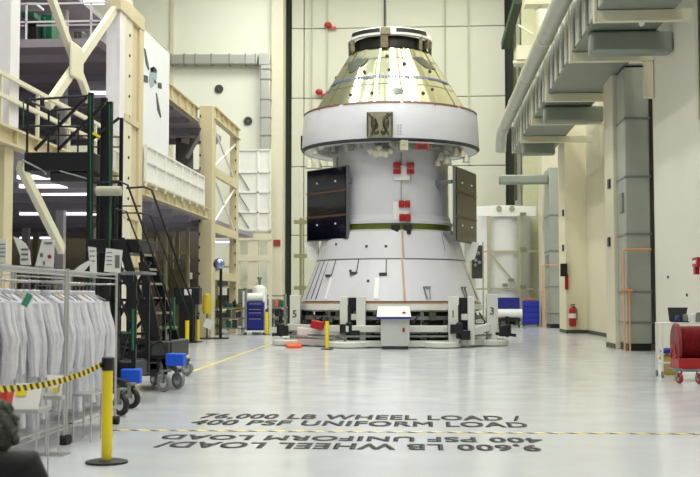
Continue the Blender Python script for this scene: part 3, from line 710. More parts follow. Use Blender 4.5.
for k in range(17):
    t_ = k/16; q = P0.lerp(P1, t_) - Vector((0,0,.09*4*t_*(1-t_)))
    if pv is not None: mb.slab([pv+Vector((0,0,-.025)), q+Vector((0,0,-.025)), q+Vector((0,0,.025)), pv+Vector((0,0,.025))], (.004, 0, 0))
    pv = q
o = mb.build('barrier_belt', TAPE); tag(o, 'black and yellow striped belt stretched in front of hanging coveralls', 'belt')
for px, py, pt, lab in ((187, 343, 317, 'yellow stanchion post right of the black stairs, left one of the near pair'), (197.5, 342, 316, 'yellow stanchion post right of the black stairs, right one of the near pair'), (219.5, 334, 311, 'yellow stanchion post between the black monitor and the blue tool chest'), (266.5, 335, 309, 'yellow stanchion post just right of the blue tool chest'), (327, 349.5, 317, 'yellow stanchion post in front of the assembly stand, beside red actuator'), (176, 333, 313, 'yellow stanchion post half hidden behind the black stairs')):
    q = G(px, py); h_ = W(px, pt, q.y).z
    bollard((q.x, q.y, 0), h_, lab, r=.075 if px < 300 else .06)
# floor lines and lettering
def strip(pa, pb, wd, m_, nm='floor_line', z=.004):
    a, b_ = Vector(pa), Vector(pb); d = (b_-a).normalized(); n = Vector((-d.y, d.x, 0))*wd/2
    return struct(MB().slab([a-n, b_-n, b_+n, a+n], (0,0,z)).build(nm, m_, fl))
strip(G(112, 430.2), G(705, 434.2), .085, TAPEF, 'floor_tape')
strip(G(188, 373), G(280, 340.5), .09, mat('yellow_line', (206, 186, 96), .5), 'floor_line')
def floortext(body, x0, x1, y0, y1, flip=False):
    c = bpy.data.curves.new('lettering', 'FONT'); c.body = body; c.size = 1; c.extrude = .002; c.space_character = 1.08
    o = bpy.data.objects.new('tmp', c); sc.collection.objects.link(o); me = bpy.data.meshes.new_from_object(o); bpy.data.objects.remove(o)
    xs = [v.co.x for v in me.vertices]; ys = [v.co.y for v in me.vertices if True]
    xa_, xb_ = min(xs), max(xs); ya_, yb_ = 0.0, sorted(ys)[int(len(ys)*.93)]
    A, B = G(x0, (y0+y1)/2), G(x1, (y0+y1)/2+.0); near, far = G(350, y1).y, G(350, y0).y
    for v in me.vertices:
        u = (v.co.x-xa_)/(xb_-xa_); w_ = (v.co.y-ya_)/(yb_-ya_)
        if flip: u, w_ = 1-u, 1-w_
        v.co = Vector((A.x+(B.x-A.x)*u, near+(far-near)*w_ - (B.x-A.x)*0.008*(u-.5), .003 + (0.0 if v.co.z < 0 else .002)))
    b0 = bmesh.new(); tmp = bpy.data.meshes.new('t'); ux = (B.x-A.x)/(xb_-xa_); uy = far-near
    for dx, dy in ((-.03, -.03), (.03, -.03), (-.03, .03), (.03, .03), (0, 0)):
        b1 = bmesh.new(); b1.from_mesh(me); bmesh.ops.translate(b1, vec=(dx*ux, dy*uy, .0003*(dx+dy)*10), verts=b1.verts); b1.to_mesh(tmp); b1.free(); b0.from_mesh(tmp)
    b0.to_mesh(me); b0.free()
    me.materials.clear(); me.materials.append(PAINTK); o = bpy.data.objects.new('floor_lettering', me); sc.collection.objects.link(o); o.parent = fl; o['kind'] = 'structure'
floortext('76,000 LB WHEEL LOAD /', 201, 519, 415.2, 419.4)
floortext('400 PSF UNIFORM LOAD', 191, 525, 421.4, 426.0)
floortext('400 PSF UNIFORM LOAD', 160, 540, 436.6, 441.0, True)
floortext('9,600 LB WHEEL LOAD/', 156, 537.5, 443.8, 449.2, True)
# ---------------------------------------------------------------- garment racks and coveralls
XR0, XR1 = -4.5, -3.9
def rack(y0, y1, label, nm_near=True):
    t = thing('garment_rack', label, 'rack', (XR0, y0, 0))
    for x in (XR0, XR1):
        for y in (y0, y1):
            MB().tube([(x, y, .1), (x, y, 1.9)], .016, 10).build('upright', STEEL, t)
            MB().lathe([(.001,-.05), (.05,-.05), (.05,.05), (.001,.05)], (x, y, .05), 14, axis='X').build('caster', RUBBER, t)
    mb = MB()
    for z in (1.88,):
        for x in (XR0, XR1): mb.tube([(x, y0, z), (x, y1, z)], .01, 8).tube([(x, y0, z-.05), (x, y1, z-.05)], .008, 8)
        for i in range(13): y = y0+(y1-y0)*i/12; mb.tube([(XR0, y, z), (XR1, y, z)], .006 if i not in (0, 12) else .01, 6)
    mb.build('wire_top_shelf', STEEL, t)
    mb = MB()
    for z in (.22,):
        for x in (XR0, XR1): mb.tube([(x, y0, z), (x, y1, z)], .01, 8).tube([(x, y0, z-.05), (x, y1, z-.05)], .008, 8)
        for i in range(19): y = y0+(y1-y0)*i/18; mb.tube([(XR0, y, z), (XR1, y, z)], .006, 6)
    mb.build('wire_bottom_shelf', STEEL, t)
    MB().tube([((XR0+XR1)/2, y0, 1.76), ((XR0+XR1)/2, y1, 1.76)], .014, 10).tube([(XR0, y0, 1.76), (XR1, y0, 1.76)], .01, 8).tube([(XR0, y1, 1.76), (XR1, y1, 1.76)], .01, 8).build('hanging_rail', STEEL, t)
    return t
rack(11.82, 13.72, 'chrome wire garment rack full of white coveralls, the right-hand one')
rack(9.55, 11.74, 'chrome wire garment rack full of white coveralls, the left-hand one at frame edge')
def garment(seed, zb=.42, full=True):
    """a hanging coverall: torso, two sleeves, two legs; local: x across shoulders, y thickness, origin at the rail"""
    r = random.Random(seed); bm = MB(); n = 36
    zsh = -.13; L = 1.76 - zb
    ph = [r.uniform(0, 6.28) for _ in range(6)]
    def ring(cx, cy, z, wx, wy, amp, k0, twist):
        out = []
        for k in range(n):
            a = 2*PI*k/n
            f = 1 + amp*math.sin(k0*a+ph[0]+z*1.5) + amp*.7*math.sin((k0+2)*a+ph[1]-z*2.5) + amp*.4*math.sin((k0*2+1)*a+ph[2]+z*7)
            out.append(bm.bm.verts.new((cx + wx*math.cos(a)*f, cy + wy*math.sin(a)*f + .01*math.sin(6*z+ph[3]), z)))
        return out
    def loft(rs, capend=True):
        for a, b in zip(rs, rs[1:]):
            for k in range(n): bm._f([a[k], a[(k+1)%n], b[(k+1)%n], b[k]])
        bm._f(rs[0][::-1]); 
        if capend: bm._f(rs[-1])
    # torso
    lv = [(0, .045, .035), (-.02, .07, .045), (-.055, .12, .055), (-.1, .175, .062), (-.145, .205, .065), (-.2, .2, .068), (-.3, .185, .07), (-.45, .182, .068), (-.6, .185, .068), (-.72, .19, .068), (-.8, .19, .066)]
    loft([ring(0, 0, zsh+z, wx, wy, .03 if i < 4 else .085, 5, 0) for i, (z, wx, wy) in enumerate(lv)])
    # legs
    for s in (-1, 1):
        rs = []; q = r.uniform(-.02, .02)
        top = zsh-.72; bot = -L+.02+r.uniform(0, .06)
        for i in range(9):
            t = i/8; rs.append(ring(s*(.09+.02*t+q*t), r.uniform(-.004,.004)+.02*s*t, top+(bot-top)*t, .095-.022*t, .06-.01*t, .12, 4, 0))
        loft(rs)
    # sleeves
    for s in (-1, 1):
        rs = []; sw = r.uniform(-.02, .05); fwd = r.uniform(-.07, .03)
        for i in range(11):
            t = i/10
            x = s*(.17 + .11*min(1, t*2.0) + sw*t*t - .04*t); z = zsh-.1 - .74*t
            rs.append(ring(x, fwd*t, z, .068-.02*t+.004*math.sin(t*17+ph[4]), .06-.018*t, .13, 4, 0))
        loft(rs)
    o = bm.build('coverall', CLOTH, ang=60)
    # collar / hood part
    mb = MB(); mb.lathe([(.05, zsh-.02), (.06, zsh+.03), (.052, zsh+.045), (.045, zsh+.0)], (0, 0, 0), 18)
    c = mb.build('collar', CLOTH, None); c.parent = o
    z0, z1 = zsh-.05, zsh-.8; mb = MB().bb(-.008, .008, -.08, -.072, z1, z0); c2 = mb.build('zip_placket', mat('zip_grey', (190, 190, 196), .5), None); c2.parent = o
    return o
hang_y = MATS.get('h') or mat('yellow_hanger', (214, 190, 60), .4); hang_w = mat('grey_hanger', (150, 150, 156), .4)
def hanger(m_):
    mb = MB(); mb.tube([(0,0,-.105), (0,0,-.035), (.012,0,-.02), (.022,0,0), (.012,0,.018), (0,0,.0245), (-.012,0,.018), (-.02,0,.002)], .004, 6)
    mb.tube([(0,0,-.1), (-.19,0,-.2)], .008, 6).tube([(0,0,-.1), (.19,0,-.2)], .008, 6)
    return mb.build('coat_hanger', m_)
protos = [garment(11+i, zb) for i, zb in enumerate((.12, .4, .3, .22))]
hp = [hanger(hang_w), hanger(hang_y)]
ORD = ['first', 'second', 'third', 'fourth', 'fifth', 'sixth', 'seventh', 'eighth', 'ninth', 'tenth', 'eleventh', 'twelfth', 'thirteenth', 'fourteenth', 'fifteenth', 'sixteenth', 'seventeenth']
usedp = set(); usedh = set(); xr = (XR0+XR1)/2
for rk_, (ya, yb, cnt) in enumerate(((11.98, 13.6, 12), (9.7, 11.6, 12))):
    for k in range(cnt):
        y = ya + (yb-ya)*k/(cnt-1) + R.uniform(-.02, .02); i = R.randrange(4)
        if i in usedp:
            o = protos[i].copy(); sc.collection.objects.link(o)
            for ch in protos[i].children: c = ch.copy(); sc.collection.objects.link(c); c.parent = o
        else: o = protos[i]; usedp.add(i)
        rz = R.uniform(-.55, .3)
        o.location = (xr+R.uniform(-.015,.015), y, 1.76-0.004); o.rotation_euler = (R.uniform(-.03,.03), R.uniform(-.02,.02), rz); o.scale = (R.uniform(.88,1.2), R.uniform(.9,1.2), R.uniform(.94, 1.02))
        tag(o, 'white cleanroom coverall hanging %s from the near end of the %s garment rack' % (ORD[k], ('right-hand', 'left-hand')[rk_]), 'coverall', 'white coveralls hanging on the garment racks')
        j = 1 if k in (2, 8) else 0
        if j in usedh: h_ = hp[j].copy(); sc.collection.objects.link(h_)
        else: h_ = hp[j]; usedh.add(j)
        h_.location = o.location; h_.rotation_euler.z = rz
        tag(h_, ('yellow' if j else 'grey') + ' hanger of the %s coverall from the near end, %s rack' % (ORD[k], ('right-hand', 'left-hand')[rk_]), 'hanger', 'hangers on the garment rails')
for i in range(4):
    if i not in usedp: bpy.data.objects.remove(protos[i])
# green tag on one garment (neck label)
o = MB().box((0,0,0), (.06, .01, .12), M=Matrix.Rotation(.5, 3, 'Y')).build('garment_tag', mat('tag_green', (60, 150, 120), .6)); o.location = W(27, 300, 9.62) ; o.rotation_euler.z = .1
tag(o, 'green shoulder tag on a coverall on the left-hand rack', 'tag')
# signs on the rack top
def sign(pts, Y, label, marks=(), red=None):
    P = [W(px, py, Y) for px, py in pts]; zmin = min(p.z for p in P); P = [p + Vector((0,0,1.895-zmin)) for p in P]
    t = thing('rack_sign', label, 'sign', tuple(P[0]))
    MB().slab(P, (0, .012, 0)).build('card', PAPER, t)
    mb = MB(); off = 1.895-zmin
    for (x0, y0, x1, y1) in marks:
        a, b_ = W(x0, y0, Y), W(x1, y1, Y); mb.slab([(a.x, Y-.004, a.z+off), (b_.x, Y-.004, a.z+off), (b_.x, Y-.004, b_.z+off), (a.x, Y-.004, b_.z+off)], (0, .005, 0))
    if marks: mb.build('printed_lines', mat('print_grey', (110, 112, 116), .6), t)
    if red: a = W(red[0], red[1], Y); MB().lathe([(.001,-.004), (.02,-.004), (.02,.004)], (a.x, Y-.004, a.z+off), 16, axis='Y').build('red_mark', RED, t)
    MB().box((sum(p.x for p in P)/4, Y+.03, 1.893), (.1, .06, .006)).build('foot', STEEL, t)
sign([(-8, 268), (6, 269), (6, 245), (-8, 244)], 9.7, 'white printed sign on the rack top at the left edge', [(-6, 250+k*4, 5, 251+k*4) for k in range(4)])
sign([(20, 270), (30.5, 270.5), (29.5, 258), (25, 249), (18, 244), (13, 242), (17, 253), (20, 261)], 10.3, 'curled white printed sign bending over on the rack top', [(21, 254+k*5, 28, 256+k*5) for k in range(3)])
sign([(35, 270), (53, 271), (54.5, 243.5), (42, 243)], 11.0, 'white tilted sign with a red oval on the rack top', [(44, 246, 52, 248), (40, 257, 43, 261), (43, 265, 45, 269)], (49.5, 260.5))
sign([(74, 272), (84, 273), (92, 263), (88, 262.5), (80, 267)], 12.6, 'small white folded card lying between the rack signs', [])
sign([(90, 273), (96.5, 274), (96, 249), (88, 248)], 13.2, 'narrow white printed sign on the rack top', [(89.5, 252+k*5, 95, 253+k*5) for k in range(3)])
sign([(104, 273.5), (120, 275), (122.5, 252), (106, 250)], 13.5, 'white sign with a dark photo panel at the far end of the rack', [(106.5, 254+k*4, 112, 255+k*4) for k in range(4)] + [(115, 257, 119.5, 270)])
# bins under the left coats
def bin_(px0, px1, py0, py1, Y, m_, label, nm, depth=.3, sheet=None):
    a, b_ = W(px0, py1, Y), W(px1, py0, Y)
    t = thing(nm, label, 'box' if nm != 'document_tray' else 'tray', (a.x, Y, a.z))
    MB().bb(a.x, b_.x, Y, Y+depth, a.z, b_.z).build('body', m_, t, bevel=.01)
    if sheet:
        MB().bb(a.x+.02, b_.x-.02, Y-.006, Y, a.z+.03, b_.z-.02).build('label_sheet', PAPER, t)
        MB().bb(a.x+.04, a.x+.04+(b_.x-a.x)*.35, Y-.01, Y-.005, b_.z-.08, b_.z-.03).build('yellow_sticker', YEL, t)
        MB().bb(b_.x-.09, b_.x-.04, Y-.01, Y-.005, b_.z-.12, b_.z-.06).build('red_sticker', RED, t)
XF = XR1+.03
o = None
t = thing('leaflet_stand', 'chrome floor stand holding stickered leaflets before the coveralls', 'stand', (-3.78, 11.4, 0))
p0 = W(48, 300, 10.9)
for x in (p0.x, p0.x+.13): MB().tube([(x, 10.9, .0), (x, 10.9, .78)], .009, 8).build('leg', STEEL, t)
MB().bb(p0.x-.03, p0.x+.16, 10.88, 11.0, .56, .6).build('shelf', STEEL, t)
MB().slab([(p0.x-.02, 10.88, .6), (p0.x+.15, 10.88, .6), (p0.x+.15, 10.96, .8), (p0.x-.02, 10.96, .8)], (0, .01, 0)).build('leaflet', PAPER, t)
MB().bb(p0.x+.0, p0.x+.05, 10.86, 10.885, .7, .74).bb(p0.x+.08, p0.x+.12, 10.86, 10.885, .64, .68).build('yellow_sticker', YEL, t)
MB().bb(p0.x+.07, p0.x+.12, 10.86, 10.885, .72, .76).build('red_sticker', RED, t)
MB().bb(p0.x-.08, p0.x+.2, 10.86, 11.06, 0, .015).build('foot', STEEL, t)
t = thing('stool_table', 'low chrome side table with papers in front of the left rack', 'table', W(25, 430, 9.4))
c = W(24, 300, 9.4)
for dx in (-.28, .2):
    for dy in (0, .3): MB().tube([(c.x+dx, 9.2+dy, 0), (c.x+dx, 9.2+dy, .6)], .007, 8).build('leg', STEEL, t)
MB().bb(c.x-.3, c.x+.22, 9.18, 9.52, .6, .63).build('tabletop', STEEL, t)
o = MB().bb(c.x-.28, c.x-.06, 9.2, 9.42, .63, .8).build('red_box', mat('scarlet', (204, 60, 48), .5), bevel=.008); tag(o, 'red box on the low table behind the seated person', 'box')
o = MB().slab([(c.x-.03, 9.22, .632), (c.x+.2, 9.22, .632), (c.x+.2, 9.32, .84), (c.x-.03, 9.32, .84)], (0, .02, 0)).build('leaflet_box', PAPER); tag(o, 'white and yellow leaflet holder right of the red box', 'leaflet holder')
MB().slab([(c.x-.01, 9.262, .74), (c.x+.08, 9.262, .74), (c.x+.08, 9.29, .8), (c.x-.01, 9.29, .8)], (0, .004, 0)).build('yellow_label', YEL, o)
# folded platform tray at the lower rack
o = MB().bb(-3.88, -3.66, 11.95, 12.35, .5, .53).tube([(-3.87,11.96,.5),(-3.87,11.96,0)],.012,8).tube([(-3.67,11.96,.5),(-3.67,11.96,0)],.012,8).tube([(-3.87,12.34,.5),(-3.87,12.34,0)],.012,8).tube([(-3.67,12.34,.5),(-3.67,12.34,0)],.012,8).build('shoe_bench', STEEL, bevel=.006); tag(o, 'small steel bench standing before the right-hand rack', 'bench')
# ---------------------------------------------------------------- black rolling stairs
YS = 19.0
def sx(px, Y=YS): return W(px, 300, Y).x
def sz(py, Y=YS): return W(90, py, Y).z
st = thing('rolling_stair', 'tall black rolling access stair with cantilevered platform on casters', 'stairs', (sx(110), YS, 0))
D = 1.1
for px, Y, y1, wd in ((88.5, YS, 93, .09), (88.5, YS+D, 100, .07), (102, YS+.2, 98, .1), (107.5, YS-.1, 102, .1), (119.5, YS+.3, 118, .06), (119.5, YS+D, 122, .05), (97, YS+.6, 140, .05)):
    x = W(px, 300, Y).x; MB().bb(x-wd/2, x+wd/2, Y-wd/2, Y+wd/2, .3, W(px, y1, Y).z).build('tower_post', BLACK, st)
mb = MB()
for px, Y, y0, y1 in ((90.3, YS-.05, 95, 330), (109.6, YS-.16, 104, 250), (23.3, YS-.03, 100, 128)):
    mb.tube([W(px, y0, Y), W(px+.4, (y0+y1)/2, Y), W(px, y1, Y)], .013, 6)
mb.build('green_edging', GREEN, st)
zp = sz(163)
MB().bb(sx(22), sx(91), YS-.02, YS+D, zp-.14, zp+.2).build('platform_deck', BLACK, st, bevel=.02)
MB().bb(sx(46), sx(89), YS+.1, YS+D, zp-.32, zp-.14).build('platform_underframe', DGREY, st, bevel=.02)
MB().tube([W(22, 160, YS-.06), W(44, 171, YS), W(46, 175, YS)], .018, 8).tube([W(60, 171, YS-.05), W(88, 179, YS)], .014, 8).build('platform_gas_strut', GREY, st)
mb = MB()
for Y in (YS, YS+D):
    o_ = 0 if Y == YS else 0
    xs0, xs1 = sx(24.5), sx(88)
    mb.tube([(xs0, Y, zp+.2), (xs0, Y, sz(103)), (xs0+.05, Y, sz(99)), (xs1, Y, sz(95.5))], .022, 8)
    mb.tube([(xs0, Y, sz(125)), (xs1, Y, sz(127))], .018, 8)
    x = sx(56); mb.tube([(x, Y, zp+.2), (x, Y, sz(113))], .018, 8)
mb.tube([(sx(24.5), YS, sz(99)), (sx(24.5), YS+D, sz(99))], .02, 8)
mb.build('guard_rail', BLACK, st)
MB().bar(W(35, 150, YS-.03), W(87, 97, YS-.03), .05).bar(W(58, 150, YS-.03), W(105, 103, YS-.03), .045).bar(W(91, 140, YS), W(119, 118, YS+.3), .05).build('diagonal_brace', BLACK, st)
mb = MB()
for py in (137, 147, 176, 183, 206, 213): mb.tube([W(91, py, YS+.3), W(141 if py in (206, 213) else 120, py, YS+.3)], .014, 6)
mb.build('cross_rail', BLACK, st)
MB().bar(W(93, 133.0, YS-.1), W(100, 137, YS-.1), .045).build('yellow_bolster', YEL, st)
q = W(107, 191, YS-.25); MB().tube([W(95.5, 191, YS-.25), W(96.5, 191, YS-.25), W(121, 191, YS-.25), W(122, 191, YS-.25)], [.03, .085, .085, .03], 14).build('canvas_roll', mat('canvas_beige', (176, 172, 152), .7), st)
mb = MB()
for px in (98, 118): mb.tube([W(px, 180, YS-.25), W(px, 186, YS-.25)], .012, 6)
mb.bar(W(97, 181, YS-.25), W(103, 181, YS-.05), .02).bar(W(117, 181, YS-.25), W(108, 181, YS-.05), .02).build('roll_hook', BLACK, st)
# lower landing
zl = sz(245)
MB().bb(sx(88), sx(140), YS-.1, YS+D, zl-.13, zl+.1).build('landing_deck', BLACK, st, bevel=.015)
# flight: stringers go from landing down right
A0 = Vector((sx(124), 0, zl+.05)); 
def flight(Yn, Yf):
    top0 = Vector((sx(122), 0, zl+.1)); bot0 = Vector((sx(160, YS), 0, .55))
    for Y in (Yn, Yf):
        sh = Vector((.2, 0, 0)) if Y == Yf else Vector((0,0,0)); top = top0+sh; bot = bot0+sh
        MB().bar(top+Vector((0,Y,0)), bot+Vector((0,Y,0)), .05, .15).build('stringer', BLACK, st)
        # handrail
        hr = Vector((.05, 0, .95))
        MB().tube([top+Vector((-.35,Y,.98)), top+Vector((-.02,Y,1.0)), top+Vector((.12,Y,.94)), bot+Vector((.22,Y,.95)), bot+Vector((.22,Y,.3))], .02, 8).build('handrail', BLACK, st)
        MB().tube([top+Vector((-.1,Y,.52)), top+Vector((.1,Y,.48)), bot+Vector((.25,Y,.5))], .016, 8).build('midrail', BLACK, st)
    n = 8
    for k in range(1, n):
        c_ = top0.lerp(bot0, k/n); MB().hexa([(c_.x-.12, Yn+.03, c_.z-.02), (c_.x+.12, Yn+.03, c_.z-.02), (c_.x+.32, Yf-.03, c_.z-.02), (c_.x+.08, Yf-.03, c_.z-.02), (c_.x-.12, Yn+.03, c_.z+.02), (c_.x+.12, Yn+.03, c_.z+.02), (c_.x+.32, Yf-.03, c_.z+.02), (c_.x+.08, Yf-.03, c_.z+.02)]).build('tread', mat('tread_beige', (150, 146, 122), .6, .2), st)
flight(YS-.15, YS+.75)
# machinery bulk and base
mb = MB()
mb.bb(sx(104), sx(112), YS+.1, YS+.5, .4, sz(190)).build('mast_housing', BLACK, st, bevel=.01)
mb = MB()
for x0, y0, x1, y1 in ((112, 330, 150, 262), (118, 262, 152, 330), (126, 340, 160, 300), (110, 300, 165, 300), (112, 340, 165, 340), (128, 262, 128, 350), (150, 300, 150, 350), (164, 290, 164, 350), (141, 250, 150, 350)):
    mb.bar(W(x0, y0, YS+.05), W(x1, y1, YS+.05), .05).bar(W(x0, y0, YS+D), W(x1, y1, YS+D), .04)
mb.build('truss_frame', BLACK, st)
mb = MB(); mb.bar(W(131, 262, YS-.1), W(131, 330, YS-.1), .03).tube([W(174, 297, YS-.1), W(174, 330, YS-.1)], .022, 8).tube([W(162, 330, YS-.1), W(174, 318, YS-.1)], .018, 8)
mb.build('green_handle', GREEN, st)
gb = G(140, 392)
MB().bb(W(117,0,18.8).x, W(176,0,18.8).x, YS-.3, YS+D, .55, .85).build('base_frame', BLACK, st, bevel=.02)
MB().bb(W(119,0,18.8).x, W(160,0,18.8).x, YS-.2, YS+D-.1, .25, .55).build('base_weight', DGREY, st, bevel=.02)
MB().bb(W(138,0,18.7).x, W(158,0,18.7).x, YS-.34, YS-.3, .62, .78).build('drawer_face', BLACK, st, bevel=.01)
for i in range(9):
    x = W(118+6*i, 0, 18.8).x; MB().box((x, YS-.34, R.uniform(.35,.9)), (R.uniform(.15,.4), .12, R.uniform(.12,.3))).build('mechanism_box', [BLACK, DGREY][i % 4 == 0], st, bevel=.02)
MB().tube([W(118, 345, YS-.4), W(140, 352, YS-.45), W(160, 340, YS-.4), W(170, 356, YS-.4)], .02, 8).build('hydraulic_line', BLACK, st)
MB().bar(W(142, 262, YS-.2), W(160, 352, YS-.2), .09, .12).build('lift_arm', BLACK, st); MB().bar(W(113, 262, YS-.2), W(140, 300, YS-.2), .07, .1).build('lift_arm', BLACK, st)
q = W(176, 359.5, 18.5); MB().box(q, (.32, .18, .21), rz=-.1).build('blue_bumper', BLUE, st, bevel=.02)
def caster(t, c, r=.11, rz=0, m_=None):
    mb = MB(); M_ = Matrix.Rotation(rz, 4, 'Z')
    for prof, mm, nm in (([(.001,-.03), (r*.55,-.03), (r*.6,-.02), (r*.6,.02), (r*.55,.03), (.001,.03)], STEEL, 'hub'), ([(r*.6,-.032), (r*.95,-.032), (r,-.015), (r,.015), (r*.95,.032), (r*.6,.032)], m_ or RUBBER, 'caster')):
        b2 = MB().lathe(prof, (0,0,0), 22, axis='X'); bmesh.ops.transform(b2.bm, matrix=Matrix.Translation(c) @ M_, verts=b2.bm.verts)
        if nm == 'hub': hub = b2
        else: o = b2.build('caster', mm, t)
    h_ = hub.build('hub', STEEL, o); h_.matrix_parent_inverse = Matrix.Identity(4)
    b2 = MB().bar((-.045,0,0), (-.045,0,r+.05), .012, .06).bar((.045,0,0), (.045,0,r+.05), .012, .06).box((0,0,r+.055), (.12, .1, .03))
    bmesh.ops.transform(b2.bm, matrix=Matrix.Translation(c) @ M_, verts=b2.bm.verts); f_ = b2.build('fork', GREY, o); f_.matrix_parent_inverse = Matrix.Identity(4)
for px, py, rz in ((164, 392, 1.0), (178, 389, .95), (154, 386, .6), (124, 388, .8), (187, 376, 1.1)):
    q = G(px, py); caster(st, (q.x, q.y, .155), .15, rz, GREY)
mb = MB()
for px, py in ((165, 392), (178, 388), (186, 376)): q = G(px, py); mb.bar((q.x, q.y, .3), (W(165,0,18.8).x, YS, .5), .07)
mb.build('outrigger_arm', BLACK, st)
# second, nearer cart beside the racks
YC = 16.6
t = thing('equipment_cart', 'black equipment cart with blue bumper between the racks and rolling stair', 'cart', (W(125,0,YC).x, YC, 0))
MB().bb(W(112,0,YC).x, W(139,0,YC).x, YC, YC+.9, .38, .62).build('base_frame', BLACK, t, bevel=.02)
for px, Y in ((121, YC), (138, YC), (121, YC+.8), (138, YC+.8)):
    x = W(px, 0, YC).x; MB().bb(x-.03, x+.03, Y-.03, Y+.03, .4, 2.0 if px < 130 else 1.85).build('upright', BLACK, t)
mb = MB()
for z in (1.0, 1.4, 1.8): mb.bb(W(119,0,YC).x, W(140,0,YC).x, YC, YC+.04, z, z+.04).bb(W(119,0,YC).x, W(140,0,YC).x, YC+.78, YC+.82, z, z+.04)
mb.bar(W(121, 360, YC), W(138, 300, YC), .03).bar(W(121, 300, YC), W(138, 345, YC), .03)
mb.build('cross_rail', BLACK, t)
MB().bb(W(112,0,YC).x, W(146,0,YC).x, YC-.02, YC+.85, 1.96, 2.0).build('top_shelf', GREY, t)
MB().tube([W(133, 309, YC-.05), W(133, 350, YC-.05)], .02, 8).tube([W(122, 333, YC-.05), W(133, 333, YC-.05)], .015, 8).build('green_handle', GREEN, t)
q = W(131.5, 376, YC-.1); MB().box(q, (.3, .18, .22), rz=.1).build('blue_bumper', BLUE, t, bevel=.02)
for px, py, rz in ((131, 409, 1.15), (121, 416, .9), (118, 396, .6)):
    q = G(px, py); caster(t, (q.x, q.y, .155), .15, rz)
MB().bar((q.x, YC, .4), (W(133,0,15.9).x, 15.9, .32), .1).bar((q.x, YC, .4), (W(121,0,15).x, 15.0, .32), .1).build('outrigger_arm', BLACK, t)
# ---------------------------------------------------------------- left steel mezzanine
XM = -8.9
def ym(px, X=XM): return F*X/(px-VPX)
def zm(px, py, X=XM): return WX(px, py, X).z
# deck slabs
mz = thing('steel_mezzanine', 'large cream steel mezzanine structure along the left side', 'mezzanine', (XM, 36, 0))
def part(mb, nm, m_, **k): return mb.build(nm, m_, mz, **k)
yN, yE = 20.0, 43.6
part(MB().bb(-25, XM-.3, yN, 58.5, 4.9, 5.1), 'lower_deck', mat('deck_soffit', (152, 144, 152), .6))
part(MB().bb(-25, XM-.85, 32.0, 52, 9.15, 9.4), 'upper_deck', MATS['deck_soffit'])
for nm, x, y0, y1, z0, z1 in (('deck_beam', XM, yN, 31.0, 4.85, 5.25), ('deck_beam', XM, 34.0, 44.5, 4.85, 5.3), ('roof_beam', XM-.65, 37.3, 45.4, 9.0, 9.62), ('roof_beam', XM, 45.6, 51.9, 9.2, 9.72)):
    mb = MB().bb(x-.02, x+.02, y0, y1, z0, z1).bb(x-.14, x+.14, y0, y1, z1-.05, z1).bb(x-.14, x+.14, y0, y1, z0, z0+.05)
    y = y0+.5
    while y < y1: mb.bb(x-.12, x+.12, y-.02, y+.02, z0, z1); y += 1.3
    part(mb, nm, CREAM)
def hcol(x0, x1, y0, y1, z0, z1, m_, nm='column'):
    part(MB().bb(x0, x1, y0, y1, z0, z1), nm, m_, bevel=.015)
# near post x 0-20
hcol(XM-.3, XM-.0, 22.9, 23.45, 5.3, 14, LILAC); hcol(XM-.45, XM+.0, 22.7, 23.2, 0, 4.85, CREAM)
# portal at 110-143
hcol(XM-.42, XM, 31.4, 31.95, 0, 10.6, LILAC)
hcol(XM-.12, XM+.0, 31.95, 32.75, 0, 10.7, CREAM2)
hcol(XM-.2, XM-.05, 32.75, 33.5, 0, 10.4, mat('recess_tan', (206, 190, 158), .6))
hcol(XM-.2, XM+.04, 33.5, 33.95, 0, 10.3, CREAM)
mb = MB(); 
for k in range(14): mb.lathe([(.001,-.02), (.045,-.02), (.045,.02), (.001,.02)], (XM+.01, 32.4, 1.5+k*.62), 10, axis='X')
part(mb, 'bolt_row', DGREY)
part(MB().bb(XM-.3, XM+.06, 31.2, 33.95, 10.05, 10.5), 'portal_head', CREAM, bevel=.02)
part(MB().bb(XM-.2, XM+.03, 31.9, 33.6, 6.9, 7.1).bb(XM-.2, XM+.03, 31.9, 33.6, 4.0, 4.2), 'portal_rung', CREAM)
# X brace
def xb(a, b_, X=XM-.15, w_=.24): 
    A, B = WX(a[0], a[1], X), WX(b_[0], b_[1], X); return MB().bar(A, B, w_*.6, w_)
part(xb((50, -6), (89, 100)), 'diagonal_brace', CREAM2); part(xb((120, 2), (48, 106)), 'diagonal_brace', CREAM2)
A = WX(76.5, 62, XM-.05); part(MB().box(A, (.08, 1.0, .9)), 'gusset_plate', CREAM2, bevel=.1)
part(xb((20, 165), (62, 250)), 'diagonal_brace', CREAM2)
# interior beams / secondary column
for px0, Y, z0, z1 in ((64, 38, 0, 12), (30, 48, 0, 12), (95, 48, 0, 12), (60, 47, 0, 4.9)):
    x = W(px0, 0, Y).x; hcol(x-.15, x+.15, Y-.15, Y+.15, z0, z1, LILAC)
part(MB().bb(-25, -11.9, 40.8, 41.1, 11.3, 12.0).bb(-25, XM-.4, 46, 46.3, 6.6, 7.1).bb(-25, XM-.4, 31.6, 32, 11.3, 12), 'cross_beam', LILAC)
part(MB().bb(-25, -11.9, 26, 41, 11.9, 12.1), 'roof_deck', MATS['deck_soffit'])
mb = MB()
for y in range(28, 50, 3): mb.bb(-20, XM-.4, y-.08, y+.08, 4.65, 4.9)
for y in range(33, 52, 3): mb.bb(-20, XM-.85, y-.08, y+.08, 8.9, 9.15)
for y in range(28, 41, 4): mb.bb(-20, -12, y-.08, y+.08, 11.7, 11.9)
part(mb, 'soffit_joist', mat('joist_lilac', (160, 154, 166), .5))
